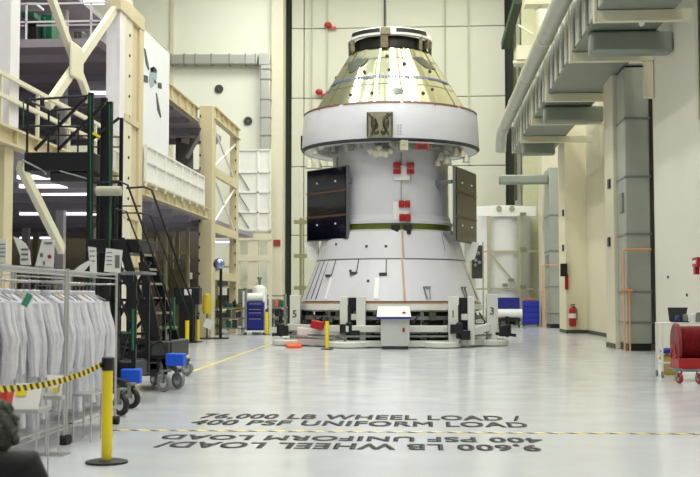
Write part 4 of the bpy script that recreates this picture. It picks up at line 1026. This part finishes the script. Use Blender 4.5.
for px0, px1, y0, y1, Y, m_, lab in ((22, 34, 12, 17, 33.5, GREEN, 'green crate on the upper mezzanine deck, higher left one'), (24, 37, 20, 27, 33, BLACK, 'black case on the upper mezzanine deck at far left'), (41, 52, 14, 27, 33.5, GREEN, 'green machine on the upper mezzanine deck by the cross brace'), (74, 82, 31, 36, 36, DGREY, 'small dark box on the upper mezzanine deck right of the brace')):
    a, b_ = W(px0, y1, Y), W(px1, y0, Y); o = MB().bb(a.x, b_.x, Y, Y+.6, 9.4 if y1 > 20 else a.z, max(b_.z, 9.7)).bb(a.x+.05, a.x+.15, Y-.04, Y, 9.45 if y1 > 20 else a.z+.05, max(b_.z, 9.7)-.1).build('equipment_case', m_, bevel=.03); tag(o, lab, 'case')
mb = MB()
for z in (9.95, 10.5): mb.bar((-20, 32.1, z), (XM-.4, 32.1, z), .05)
for x in range(-20, -9, 2): mb.bar((x, 32.1, 9.4), (x, 32.1, 10.5), .05)
part(mb, 'upper_guard_rail', LILAC)
part(MB().bb(-20, XM-.4, 33, 33.04, 10.05, 10.1).bb(-20, -12.2, 33.4, 34.2, 10.85, 10.92), 'upper_shelf', LILAC)
# railings near
mb = MB()
for z in (5.84, 6.3): mb.bar((XM+.08, yN, z), (XM+.08, 31, z), .09)
y = yN
while y < 31: mb.bar((XM+.08, y, 5.25), (XM+.08, y, 6.3), .07); y += 2.2
part(mb, 'guard_rail', CREAM2)
# solid railing panels beyond
mb = MB().bb(XM+.05, XM+.09, 34.0, 43.2, 5.3, 6.45); part(mb, 'rail_panel', WHITEM)
mb = MB()
for k in range(8): y = 34.05+k*1.3; mb.bar((XM+.12, y, 5.15), (XM+.12, y, 6.45), .07)
for z in (5.33, 5.95, 6.45): mb.bar((XM+.12, 34.0, z), (XM+.12, 43.2, z), .06)
part(mb, 'rail_frame', WHITEM)
# posts 201-213 and 229-238
hcol(XM-.5, XM+.05, 45.2, 46.0, 0, 9.7, CREAM); hcol(XM-.3, XM+.03, 51.3, 51.9, 0, 9.7, CREAM)
hcol(W(187,0,50).x-.15, W(187,0,50).x+.2, 49.7, 50.2, 5, 9, CREAM)
mb = MB()
for k in range(16): mb.box((XM-.46, 45.17, 1+k*.55), (.06, .05, .1)).box((XM-.0, 51.17, 1+k*.55), (.06, .05, .1))
part(mb, 'bolt_row', DGREY)
for z in (2.6, 4.6, 7.0): part(MB().bb(XM-.1, XM+.05, 45.9, 51.3, z-.18, z+.18), 'tie_beam', CREAM)
mb = MB()
for z0, z1 in ((7.2, 8.9), (4.8, 6.8)):
    mb.tube([(XM-.05, 46, z0), (XM-.05, 51.2, z1)], .05, 8).tube([(XM-.05, 46, z1), (XM-.05, 51.2, z0)], .05, 8)
part(mb, 'lattice_brace', WHITEM)
mb = MB().bar(W(186, 158, 48), W(199, 135, 48), .6, .1).bar((XM-1.5, 47, 5), (XM-2.2, 50, 9), .8, .2)
part(mb, 'inclined_panel', mat('slate_grey', (120, 122, 122), .5))
# end wall and side wall of the bay
struct(MB().bb(-26.3, -25, -6, 78, 0, 24).build('wall_left', mat('bay_wall', (196, 188, 180), .6)))
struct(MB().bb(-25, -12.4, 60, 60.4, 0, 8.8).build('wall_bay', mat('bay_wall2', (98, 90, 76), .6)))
# fluorescent fixtures in the bay
k = 0
for px0, px1, py, z in ((18, 50, 177.5, 4.6), (20, 67, 186.5, 4.6), (42, 88, 194, 4.6), (20, 55, 238, 4.6), (58, 104, 3, 9.0), (60, 112, 80, 8.85), (86, 112, 93, 8.85), (20, 40, 214, 4.6), (212, 232, 242, 4.6), (60, 100, 214, 4.6)):
    z = 11.65 if k == 4 else z; Yv = F*(z-H)/(HOR-py) ; a, b_ = W(px0, py, Yv), W(px1, py, Yv)
    t = thing('strip_light', 'lit fluorescent strip under the mezzanine deck, %s' % ['upper left of three below the lower deck', 'middle of three below the lower deck', 'lowest long strip behind the black stair', 'small far strip low at the left', 'long strip at the very top left', 'strip between the cross brace and portal', 'short strip beside the lilac portal post', 'faint strip behind the near cream column', 'strip seen low between the far yellow posts', 'faint strip behind black stair tower'][k], 'light', ((a.x+b_.x)/2, Yv, z), 'fluorescent strips in the mezzanine')
    MB().bar(a, b_, .16, .08).build('tube', TUBE, t)
    MB().bar(a+Vector((0,0,.08)), b_+Vector((0,0,.08)), .3, .06).build('housing', WHITEM, t)
    mb = MB()
    for q in (a, b_): mb.bar(q+Vector((0,0,.1)), q+Vector((0,0,.35)), .02)
    mb.build('drop_rod', GREY, t); k += 1
for px, Y, wd, zt in ((147, 47, .16, 4.85), (158, 51, .14, 4.85), (168, 46, .14, 4.85), (180, 52, .18, 4.85), (190, 48, .14, 4.85), (146, 57, .2, 4.85), (174, 57, .2, 4.85), (40, 50, .25, 4.85), (98, 50, .25, 4.85)):
    x = W(px, 0, Y).x; hcol(x-wd/2, x+wd/2, Y-wd/2, Y+wd/2, 0, zt, mat('bay_post', (178, 168, 136), .5), 'bay_post')
for z, Y in ((2.2, 51), (3.4, 51), (3.6, 47)): part(MB().bb(W(146,0,Y).x, W(192,0,Y).x, Y-.05, Y+.05, z-.07, z+.07), 'bay_rail', MATS['bay_post'])
part(MB().bar(W(148, 240, 47), W(168, 290, 47), .08), 'bay_brace', MATS['bay_post'])
# banner
bt = thing('banner', 'tall white banner with a dark printed spacecraft above the mezzanine railing', 'banner', (XM, 36, 5.36))
y0, y1 = 33.98, 37.6
MB().bb(XM-.02, XM+.0, y0, y1, 5.36, 10.2).build('fabric', mat('banner_white', (224, 226, 230), .6, var=.02), bt)
MB().tube([(XM-.01, y0, 10.22), (XM-.01, y1, 10.22)], .03, 8).build('top_rod', CREAM, bt)
def bquad(pts, m_, nm):
    P = [WX(px, py, XM+.012) for px, py in pts]; MB().slab(P, (-.008, 0, 0)).build(nm, m_, bt)
DK = mat('banner_dark', (60, 66, 72), .6); LB = mat('banner_blue', (150, 170, 180), .6)
bquad([(144, 48), (145.5, 49), (149.5, 69), (148.5, 70.5), (146, 64)], DK, 'printed_array')
bquad([(156, 93), (157, 93), (161.5, 117), (160.5, 118), (157.5, 110)], DK, 'printed_array')
bquad([(143, 74.5), (148, 76), (148, 83), (143, 81.5)], DK, 'printed_array'); bquad([(158, 82.5), (161.5, 83), (162, 89), (158, 88)], DK, 'printed_array')
bquad([(150.5, 68), (154, 66.5), (157, 70), (157, 78), (154, 86), (151, 88), (149, 80)], LB, 'printed_capsule'); bquad([(150.5, 68), (154, 66.5), (157, 70), (156, 73), (151, 72)], DK, 'printed_nose')
bquad([(152, 77), (157, 82), (156, 84), (152, 80)], DK, 'printed_band')
# clutter in the bay: racks and benches, individually built simple units
def shelving(x, y, w_, h_, label, cols):
    t = thing('shelving_unit', label, 'shelf', (x, y, 0))
    for dx in (-w_/2, w_/2):
        for dy in (0, .6): MB().bb(x+dx-.03, x+dx+.03, y+dy-.03, y+dy+.03, 0, h_).build('upright', GREY, t)
    n = 4
    for k in range(n): z = .3+k*(h_-.4)/(n-1); MB().bb(x-w_/2, x+w_/2, y, y+.6, z-.02, z+.02).build('shelf', LILAC, t)
    zs2 = [.32+k*(h_-.4)/(n-1) for k in range(n-1)]
    for zi, z in enumerate(zs2):
        xx = x-w_/2+.1; bi = 0
        while xx < x+w_/2-.45:
            ww = R.uniform(.25, .5); hh_ = R.uniform(.2, .5)
            o = MB().bb(xx, xx+ww, y+.08, y+.5, z, z+hh_).bb(xx+.02, xx+ww-.02, y+.06, y+.08, z+hh_*.5, z+hh_*.7).build('storage_box', R.choice(cols), bevel=.01); bi += 1
            tag(o, '%s storage box from the left, %s shelf, %s' % (['', 'first', 'second', 'third', 'fourth', 'fifth', 'sixth', 'seventh', 'eighth'][bi], ['bottom', 'middle', 'upper'][zi], label.replace('shelving unit of boxes ', '')), 'box', 'storage boxes in the mezzanine bay'); xx += ww+R.uniform(.03,.3)
BX = [DGREY, NAVY, mat('box_tan', (150, 130, 100), .7), LILAC, mat('box_blue', (90, 110, 160), .6), BROWN]
shelving(W(30,0,34).x, 34, 2.6, 2.4, 'shelving unit of boxes behind the near cream column', BX)
shelving(W(75,0,40).x, 40, 2.6, 2.2, 'shelving unit of boxes seen through the black stair tower', BX)
shelving(W(160,0,52).x, 52, 2.6, 2.6, 'shelving unit of boxes below the mezzanine railing', BX)
for (px, Y, z, w_, h_, m_, lab) in ((150, 46, 0, 1.4, 2.6, BROWN, 'tall brown cabinet behind the stair handrails'), (172, 50, 0, 1.6, 3.0, mat('cab_olive', (132, 126, 88), .6), 'tall olive cabinet below the mezzanine railing'), (192, 54, 0, 1.5, 2.6, mat('cab_grey', (120, 120, 112), .5), 'grey cabinet left of the near yellow post'), (35, 44, 5.1, 2.6, 1.9, mat('cab_blue', (150, 150, 186), .5), 'lilac cabinet on the lower mezzanine deck'), (88, 46, 5.1, 2.0, 1.6, mat('cab_dark', (92, 88, 96), .5), 'dark cabinet on the lower mezzanine deck behind the brace'), (40, 42, 9.35, 3.0, 1.2, MATS['cab_dark'], 'dark equipment cabinet on the upper mezzanine deck')):
    x = W(px, 0, Y).x; t = thing('tall_cabinet', lab, 'cabinet', (x, Y, z))
    MB().bb(x-w_/2, x+w_/2, Y, Y+.7, z, z+h_).build('body', m_, t, bevel=.02)
    for s_ in (-1, 1):
        d_ = MB().bb(x+s_*w_/4-w_/4+.03, x+s_*w_/4+w_/4-.03, Y-.03, Y, z+.08, z+h_-.06).build('door', m_, t, bevel=.01)
        h2 = MB().bb(x+s_*.07-.015, x+s_*.07+.015, Y-.06, Y-.03, z+h_*.45, z+h_*.55).build('handle', STEEL, d_); h2.matrix_parent_inverse = Matrix.Identity(4)
# ---------------------------------------------------------------- work area at the foot of the far posts
q = G(256, 335); YT = q.y; t = thing('tool_chest', 'blue drawer tool chest in white frame with paper roll on top', 'tool chest', (q.x, YT, 0))
x0, x1 = W(245, 0, YT).x, W(267, 0, YT).x
def tz(py): return W(256, py, YT).z
MB().bb(x0+.14, x1-.1, YT+.05, YT+.7, .12, tz(302)).build('cabinet', NAVY, t, bevel=.02)
for k, (a, b_) in enumerate(((328, 317.5), (317, 311.5), (311, 308), (307.5, 302.5))):
    d_ = MB().bb(x0+.18, x1-.14, YT, YT+.05, tz(a), tz(b_)-.02).build('drawer', NAVY, t, bevel=.01)
    h_ = MB().bb(x0+.25, x1-.2, YT-.03, YT, tz(b_)-.08, tz(b_)-.05).build('handle', STEEL, d_); h_.matrix_parent_inverse = Matrix.Identity(4)
for x in (x0, x1): MB().bb(x-.04, x+.04, YT, YT+.08, .15, tz(291)).build('frame_post', WHITEM, t)
MB().bb(x0, x1, YT, YT+.08, .12, .2).build('frame_base', WHITEM, t)
for x in (x0+.1, x1-.1): MB().lathe([(.001,-.03), (.07,-.03), (.07,.03), (.001,.03)], (x, YT+.1, .07), 14, axis='X').build('caster', RUBBER, t)
o = MB().lathe([(.001,-.35), (.2,-.35), (.2,.35), (.001,.35)], (x0+.5, YT+.3, tz(302)+.2), 20, axis='X').build('paper_roll', PAPER); tag(o, 'white paper roll lying on the blue tool chest', 'roll')
q = W(259.5, 300, YT+1.1)
t = thing('white_canister', 'tall white cylinder with domed top behind the tool chest', 'canister', (q.x, YT+1.1, 0))
MB().lathe([(.001,0), (.34,0), (.34,2.0), (.28,2.15), (.1,2.24), (.001,2.25)], (q.x, YT+1.1, 0), 24).build('shell', WHITEM, t)
MB().lathe([(.06,2.2), (.06,2.5), (.12,2.5), (.12,2.6), (.001,2.6)], (q.x, YT+1.1, 0), 14).build('valve', GREY, t)
MB().bar((q.x+.5, YT+1.1, 0), (q.x+.5, YT+1.1, 2.9), .12).build('support_post', CREAM2, t)
# silver globe on stand
q = W(219, 264, 44); t = thing('globe_lamp', 'silver reflective ball on black pole beside the yellow post', 'globe', (q.x, 44, 0))
MB().ball(q, .24).build('globe', mat('globe_silver', (150, 160, 196), .2, .7), t)
MB().tube([(q.x+.08, 44, .05), (q.x+.08, 44, q.z-.1)], .06, 10).build('pole', BLACK, t)
MB().lathe([(.001,0), (.35,0), (.35,.05), (.001,.05)], (q.x+.08, 44, 0), 20).build('base', BLACK, t)
# black monitor box on stand
q = W(188, 296, 40); t = thing('black_case', 'black display case on a stand behind the stair base', 'case', (q.x, 40, 0))
MB().box(q, (.95, .5, .62)).build('case', BLACK, t, bevel=.03)
MB().box(q+Vector((.05, -.26, .14)), (.26, .02, .22)).build('notice', PAPER, t)
MB().bb(q.x-.3, q.x+.3, 39.85, 40.15, .05, q.z-.3).build('pedestal', BLACK, t)
MB().bb(q.x-.4, q.x+.4, 39.7, 40.3, 0, .06).build('foot', BLACK, t)
q = W(206, 312, 43.6); t = thing('yellow_cover', 'yellow cloth cover on a thin pole by the near cream post', 'cover', (q.x, 43.6, 0))
MB().lathe([(.15, 1.0), (.19, 1.2), (.18, 1.5), (.14, 1.78), (.04, 1.84)], (q.x, 43.8, 0), 14, cap=True).build('cover_body', mat('ochre', (206, 180, 40), .6), t)
MB().tube([(q.x, 43.8, 0), (q.x, 43.8, 1.1)], .03, 8).box((q.x, 43.8, .02), (.5, .5, .04)).build('pole', DGREY, t)
o = MB().box(W(208.5, 324, 42.9), (.34, .06, .34), M=Matrix.Rotation(.4, 3, 'Y')).bar(W(208.5, 328, 42.95), G(208.5, 337), .04).build('white_placard', PAPER); tag(o, 'white tilted placard on a short stand near yellow cover', 'placard')
# workbenches with equipment behind
for k, (pa_, pb_, Y, lab) in enumerate(((214, 243, 48.5, 'low grey workbench loaded with gear left of tool chest'), (268, 286, 52, 'open cart with orange box right of tool chest'))):
    a, b_ = W(pa_, 300, Y).x, W(pb_, 300, Y).x; t = thing('workbench', lab, 'bench', ((a+b_)/2, Y, 0))
    for x in (a+.04, b_-.04):
        for yy in (Y, Y+.6): MB().bb(x-.03, x+.03, yy-.03, yy+.03, 0, 1.2).build('leg', GREY, t)
    for z in (.3, .75, 1.2): MB().bb(a, b_, Y-.03, Y+.65, z-.03, z+.03).build('shelf', GREY, t)
    for z in (.33, .78, 1.23):
        xx = a+.05; gi = 0
        while xx < b_-.25:
            ww = R.uniform(.12, .25); o = MB().bb(xx, xx+ww, Y+.1, Y+.4, z, z+R.uniform(.15,.38)).bb(xx+.02, xx+ww*.5, Y+.06, Y+.1, z+.03, z+.08); gi += 1; o = o.build('equipment_box', R.choice([DGREY, GREEN, OLIVE, GREY, BLACK, ORANGE if k else DGREY]), bevel=.01)
            tag(o, 'small gear box %s from left on the %s shelf of %s' % (['', 'first', 'second', 'third', 'fourth', 'fifth', 'sixth', 'seventh'][gi], 'bottom' if z < .5 else 'middle' if z < 1 else 'top', ('the workbench' if k == 0 else 'the open cart')), 'box', 'boxes of gear on the benches, %s' % ('left' if k == 0 else 'right')); xx += ww+R.uniform(.02,.1)
o = MB().bar(W(219.5, 313, G(219.5,334).y-.12), W(245, 309, 50), .03, .12).build('far_barrier_belt', TAPE); tag(o, 'black and yellow belt strung between the far stanchion posts', 'belt')
# cream equipment cluster in background beneath mezzanine
for k, (px, Y, w_, h_, m_) in enumerate(((150, 56, 1.2, 2.2, CREAM2), (182, 57, 1.0, 3.0, WHITEM), (225, 57, .8, 3.4, CREAM), (238, 58, .9, 2.2, GREY), (248, 62, 1.2, 2.6, CREAM2), (276, 63, 1.1, 1.9, GREY))):
    x = W(px, 0, Y).x; t = thing('equipment_rack', ['cream rack behind the stair handrails', 'white narrow rack under the railing', 'tall cream rack between the yellow posts', 'grey rack right of the far yellow post', 'cream rack behind the tool chest', 'grey rack at the foot of the door column'][k], 'rack', (x, Y, 0))
    for s_ in (-1, 1): MB().bb(x+s_*w_/2-.05, x+s_*w_/2+.05, Y, Y+.6, 0, h_).build('side_frame', m_, t)
    for j in range(4): z = .2+j*(h_-.3)/3; MB().bb(x-w_/2, x+w_/2, Y, Y+.6, z-.04, z+.04).build('shelf', m_, t)
    for j in range(3): z = .24+j*(h_-.3)/3; MB().bb(x-w_/2+.1, x+w_/2-.2, Y+.1, Y+.5, z, z+h_*.16).build('module', [BROWN, DGREY, GREY][j], t, bevel=.01)
# ---------------------------------------------------------------- right behind the spacecraft
YF = 67.5
t = thing('white_fixture', 'white curved fixture frame with notched top rail right of spacecraft', 'fixture', (W(503,0,YF).x, YF, 0))
x0, x1 = W(474, 0, YF).x, W(534, 0, YF).x
def fz(py): return W(500, py, YF).z
MB().lathe([(1.72, .5), (1.72, fz(205))], (W(503,0,YF).x, YF+1.9, 0), 40).build('drum_skin', WHITE, t)
MB().bb(x0, x1, YF-.1, YF+.1, fz(216.5), fz(206.5)).build('top_rail', WHITEM, t, bevel=.02)
mb = MB()
for px in (499, 512): mb.lathe([(.001,-.03), (.17,-.03), (.17,.03), (.001,.03)], W(px, 208.5, YF-.14), 18, axis='Y')
mb.build('round_lug', mat('lug_green', (150, 152, 128), .5), t)
for px in (487, 517): x = W(px,0,YF).x; MB().bb(x-.1, x+.1, YF-.1, YF+.1, 0, fz(216)).build('upright', mat('olive_tube', (168, 166, 130), .45), t)
for py in (251.5, 289): MB().bb(x0, x1, YF-.06, YF+.1, fz(py)-.05, fz(py)+.05).build('cross_rail', MATS['olive_tube'], t)
MB().bar(W(489, 252, YF), W(515, 283, YF), .09).build('diagonal', MATS['olive_tube'], t)
mb = MB()
for px, py in ((523, 214), (523, 248.5), (523, 286), (505, 285), (511, 280)): mb.box(W(px, py, YF-.15), (.36, .16, .2))
mb.build('clamp_block', mat('block_green', (128, 130, 96), .5), t, bevel=.03)
q = W(477, 262, 50); t = thing('valve_panel', 'dark valve panel on a pole just right of the spacecraft', 'panel', (q.x, 50, 0))
MB().bb(q.x-.24, q.x+.24, 49.9, 50.1, q.z-.75, q.z+.75).build('panel', DGREY, t)
MB().bb(q.x-.3, q.x-.24, 49.85, 50.15, 0, q.z+.9).bb(q.x+.24, q.x+.3, 49.85, 50.15, 0, q.z+.9).build('frame', MATS['olive_tube'], t)
mb = MB()
for k in range(6): mb.ball(q+Vector((R.uniform(-.15,.15), -.15, R.uniform(-.6,.6))), .09)
mb.build('gauge', GREY, t)
q = G(528, 326.6); t = thing('blue_cart', 'bright blue drawer cart beside the farther grey wall duct', 'cart', (q.x, q.y, 0))
x0, x1 = W(520,0,q.y).x, W(536.5,0,q.y).x; zt = W(528, 300.5, q.y).z
MB().bb(x0, x1, q.y, q.y+.6, .12, zt).build('cabinet', mat('cart_blue', (40, 50, 170), .4), t, bevel=.03)
for k in range(4): MB().bb(x0+.06, x1-.06, q.y-.03, q.y, .2+k*(zt-.25)/4, .15+(k+1)*(zt-.25)/4).build('drawer', MATS['cart_blue'], t, bevel=.01)
for x in (x0+.1, x1-.1): MB().lathe([(.001,-.03), (.07,-.03), (.07,.03), (.001,.03)], (x, q.y+.1, .07), 14, axis='X').build('caster', RUBBER, t)
o = MB().bb(x0+.1, x1-.2, q.y+.1, q.y+.4, zt, zt+.14).build('orange_tray', mat('tan_tray', (190, 130, 70), .5), bevel=.02); tag(o, 'small orange tray on the bright blue cart', 'tray')
q = G(508, 327.6); x0, x1 = W(496,0,q.y).x, W(518,0,q.y).x
t = thing('low_trolley', 'low dark trolley carrying a white tube left of the blue cart', 'trolley', ((x0+x1)/2, q.y, 0))
MB().bb(x0, x1, q.y, q.y+.8, .35, .5).build('deck', BLACK, t)
for x in (x0+.1, x1-.1): MB().lathe([(.001,-.04), (.17,-.04), (.17,.04), (.001,.04)], (x, q.y+.1, .17), 14, axis='X').bb(x-.04, x+.04, q.y+.05, q.y+.15, .17, .36).build('wheel', RUBBER, t)
MB().bb(x0, x1, q.y+.6, q.y+.75, .5, 1.7).build('back_panel', NAVY, t)
o = MB().tube([(x0-.3, q.y+.3, .78), (x1+.1, q.y+.3, .78)], .27, 16).build('white_tube', WHITE); tag(o, 'thick white tube lying on the low dark trolley', 'tube')
# ---------------------------------------------------------------- right foreground: table and hose reel
YR = 22.6
t = thing('utility_table', 'white wheeled utility table against the near right wall', 'table', (W(685,0,YR).x, YR, 0))
x0, x1 = W(656,0,YR).x, W(730,0,YR).x; zt = W(660, 322.5, YR).z
MB().bb(x0, x1, YR, YR+.6, zt-.03, zt).build('tabletop', WHITEM, t, bevel=.005)
for x in (x0+.02, x1-.02):
    for yy in (YR+.03, YR+.57):
        MB().bb(x-.018, x+.018, yy-.018, yy+.018, .1, zt-.03).build('leg', WHITEM, t)
        MB().lathe([(.001,-.02), (.055,-.02), (.055,.02), (.001,.02)], (x, yy, .055), 16, axis='X').bb(x-.02, x+.02, yy-.02, yy+.02, .06, .12).build('caster', GREY, t)
MB().bb(x0, x1, YR+.55, YR+.6, .25, .29).build('stretcher', WHITEM, t)
q = W(680, 324, YR+.2); zt2 = zt
t = thing('laptop', 'open black laptop on the white utility table', 'laptop', (q.x, YR+.2, zt2))
MB().bb(q.x-.17, q.x+.15, YR+.06, YR+.3, zt2, zt2+.025).build('keyboard_base', BLACK, t, bevel=.004)
MB().slab([(q.x-.19, YR+.3, zt2+.02), (q.x+.13, YR+.3, zt2+.02), (q.x+.2, YR+.38, zt2+.3), (q.x-.2, YR+.38, zt2+.3)], (0,.015,0)).build('screen', BLACK, t)
for i, (dx, m_) in enumerate(((-.06, mat('dblue', (50, 60, 120), .5)), (.1, GREY), (.24, LILAC), (.36, GREY))):
    z = zt2+(.025 if i < 2 else 0)
    o = MB().lathe([(.001,0), (.055,0), (.06,.03), (.05,.1+.03*i), (.001,.12+.03*i)], (q.x+dx, YR+.16, z), 14).build('small_tool', m_); tag(o, ['dark blue small item in front of the laptop screen', 'grey small item at the laptop corner', 'pale small item right of the laptop', 'grey fitting farthest right on the utility table'][i], 'item')
YH = 21.0
q = G(680, 382); YH = q.y
t = thing('hose_reel_cart', 'red hose reel on a low red wheeled cart at the right edge', 'hose reel', (W(690,0,YH).x, YH, 0))
x0 = W(674,0,YH).x; x1 = x0+1.35; zd = W(675, 369, YH).z
MB().bb(x0-.06, x1, YH-.05, YH+.75, zd-.05, zd).build('deck_edge', GREY, t)
MB().bb(x0-.03, x1, YH-.02, YH+.72, zd, zd+.2).build('deck_tray', RED, t, bevel=.01)
rc_ = Vector((x0-.02, YH+.36, W(680, 346, YH+.36).z+.03))
def axx(prof, nm, m_, n=32): return MB().lathe(prof, rc_, n, axis='X').build(nm, m_, t)
DR = mat('dark_red_hose', (122, 20, 26), .4, var=.2, scale=9)
axx([(.001,0), (.4,0), (.42,.02), (.42,.05), (.4,.07), (.001,.07)], 'reel_flange', mat('reel_red', (120, 20, 28), .35), 36)
axx([(.001,1.1), (.42,1.1), (.42,1.16), (.001,1.16)], 'reel_flange', MATS['reel_red'], 36)
prof = [(.001,.06)]; zz_ = .07
while zz_ < 1.08: prof += [(.33,zz_), (.365,zz_+.022), (.33,zz_+.044)]; zz_ += .048
prof.append((.001, 1.1)); axx(prof, 'wound_hose', DR, 32)
MB().bar((rc_.x-.03, rc_.y-.2, zd+.2), (rc_.x-.03, rc_.y, rc_.z), .03, .05).bar((rc_.x-.03, rc_.y+.2, zd+.2), (rc_.x-.03, rc_.y, rc_.z), .03, .05).build('reel_support', RED, t)
for px, py in ((680, 383.5), (700, 384)):
    g = G(px, py); caster(t, (g.x, g.y+.05, .1), .1, .25, mat('red_wheel', (150, 40, 44), .5))
g = G(695, 375); caster(t, (g.x+.5, g.y, .1), .1, .25, MATS['red_wheel'])
g = W(664, 355, 23.6)
o = MB().tube([(g.x-.12, 23.5, .38), (g.x, 23.5, .33), (g.x+.3, 23.5, .3)], [.04,.1,.13], 12).bb(g.x-.05, g.x+.2, 23.4, 23.6, 0, .26).build('yellow_pouch', mat('straw', (196, 170, 90), .6)); tag(o, 'straw yellow equipment pouch left of the red hose reel', 'pouch')
o = MB().ball((g.x+.03, 23.45, .5), .13, 1.1, .8, .5).build('blue_cloth', mat('capblue', (36, 48, 150), .5)); tag(o, 'crumpled blue cloth on the yellow pouch', 'cloth')
# small wall dots
for i, (px, py) in enumerate(((668, 277), (687, 295))):
    p = WX(px, py, XW-.01); o = MB().lathe([(.001,-.02), (.04,-.02), (.04,.02), (.001,.02)], p, 12, axis='X').build('wall_stud', DGREY); tag(o, 'small dark stud on the near right wall, %s one' % ('left', 'right')[i], 'stud')
# ---------------------------------------------------------------- person at lower left, kneeling with back to the camera
PX, PY = -2.05, 5.0
per = None
def skin(name, verts, edges, radii, m_, parent=None, sub=2, root=0):
    me = bpy.data.meshes.new(name); me.from_pydata([Vector(v)+Vector((PX, PY, 0)) for v in verts], edges, []); me.materials.append(m_)
    o = bpy.data.objects.new(name, me); sc.collection.objects.link(o)
    md = o.modifiers.new('skin', 'SKIN'); sv = me.skin_vertices[0].data
    for v, r in zip(sv, radii): v.radius = r if isinstance(r, tuple) else (r, r)
    for v in sv: v.use_root = False
    sv[root].use_root = True; md.use_smooth_shade = True
    s2 = o.modifiers.new('sub', 'SUBSURF'); s2.levels = sub; s2.render_levels = sub
    if parent: o.parent = parent
    return o
SKIN = mat('skin', (196, 148, 122), .5); JAC = mat('black_jacket', (14, 14, 16), .8, var=.1); HAIR = mat('grey_hair', (74, 76, 68), .8, var=.35, scale=30, bump=.5, bscale=60)
V = [(0,0,.3), (0,.02,.46), (0,.06,.66), (0,.1,.78), (0,.115,.83), (0,.14,.89),
     (-.19,.09,.79), (-.25,.2,.58), (-.14,.4,.66), (.19,.09,.79), (.25,.2,.58), (.14,.4,.66),
     (-.11,.02,.3), (-.16,.38,.22), (-.14,.1,.08), (-.13,-.1,.06), (.11,.02,.3), (.16,.38,.22), (.14,.1,.08), (.13,-.1,.06)]
E = [(0,1), (1,2), (2,3), (3,4), (4,5), (3,6), (6,7), (7,8), (3,9), (9,10), (10,11), (0,12), (12,13), (13,14), (14,15), (0,16), (16,17), (17,18), (18,19)]
RR = [(.16,.13), (.15,.12), (.18,.13), (.15,.1), (.06,.06), (.055,.055), (.085,.085), (.055,.055), (.035,.035), (.085,.085), (.055,.055), (.035,.035), (.1,.1), (.07,.07), (.055,.055), (.045,.045), (.1,.1), (.07,.07), (.055,.055), (.045,.045)]
per = skin('person', V, E, RR, JAC)
tag(per, 'person in black with grey hair seen from behind at the lower left corner', 'person')
# head
mb = MB(); hc = Vector((PX+.0, PY+.18, .92)); mb.ball(hc, .1, .82, .98, 1.18, 24, 16)
mb.ball(hc+Vector((0,.085,-.05)), .045, 1, 1, .9).ball(hc+Vector((0,.108,-.005)), .018, .8, 1.2, 1.6)
for s_ in (-1, 1): mb.ball(hc+Vector((s_*.082,.0,-.01)), .03, .35, .8, 1.1)
mb.build('head', SKIN, None).parent = per
mb = MB()
for s_ in (-1, 1): mb.ball(hc+Vector((s_*.032,.088,.01)), .012)
mb.build('eyes', WHITE, None).parent = per
MB().box(hc+Vector((0,.11,-.06)), (.045, .01, .008)).build('mouth', mat('lips', (160, 96, 86), .5), None).parent = per
mb = MB(); mb.ball(hc+Vector((0,-.018,.025)), .118, .9, .97, 1.08, 24, 16)
for i in range(140):
    a = R.uniform(0, 6.28); b_ = R.uniform(-.5, 1.4); d = Vector((math.cos(a)*math.cos(b_), math.sin(a)*math.cos(b_), math.sin(b_)))
    if d.y > .55 and d.z < .5: continue
    mb.ball(hc+Vector((0,-.018,.025))+Vector((d.x*.104, d.y*.108, d.z*.122)), R.uniform(.014,.026), n=7, m=5)
mb.build('hair', HAIR, None).parent = per
for s_ in (-1, 1):
    hv = [(s_*.14,.4,.66), (s_*.12,.47,.67), (s_*.1,.52,.675)]; hand = skin('hand', hv, [(0,1), (1,2)], [.03, (.04,.018), (.035,.016)], SKIN, per, 1)
    for k in range(4):
        fx = s_*(.125-.018*k); b0 = (fx, .515, .678); L = (.07,.085,.08,.06)[k]
        skin('finger', [b0, (fx-s_*.002, .515+L*.5, .67), (fx-s_*.004, .515+L*.85, .645)], [(0,1), (1,2)], [.009,.0085,.007], SKIN, hand, 1)
    skin('thumb', [(s_*.1,.46,.67), (s_*.06,.49,.68), (s_*.05,.53,.675)], [(0,1), (1,2)], [.012,.01,.008], SKIN, hand, 1)
cm = MB().box((PX, PY+.53, .7), (.13, .08, .09)).lathe([(.035,.57), (.038,.66)], (PX, PY, .7), 16, axis='Y', cap=True).build('camera_body', BLACK, bevel=.01)
tag(cm, 'small black camera held by the kneeling person', 'camera')
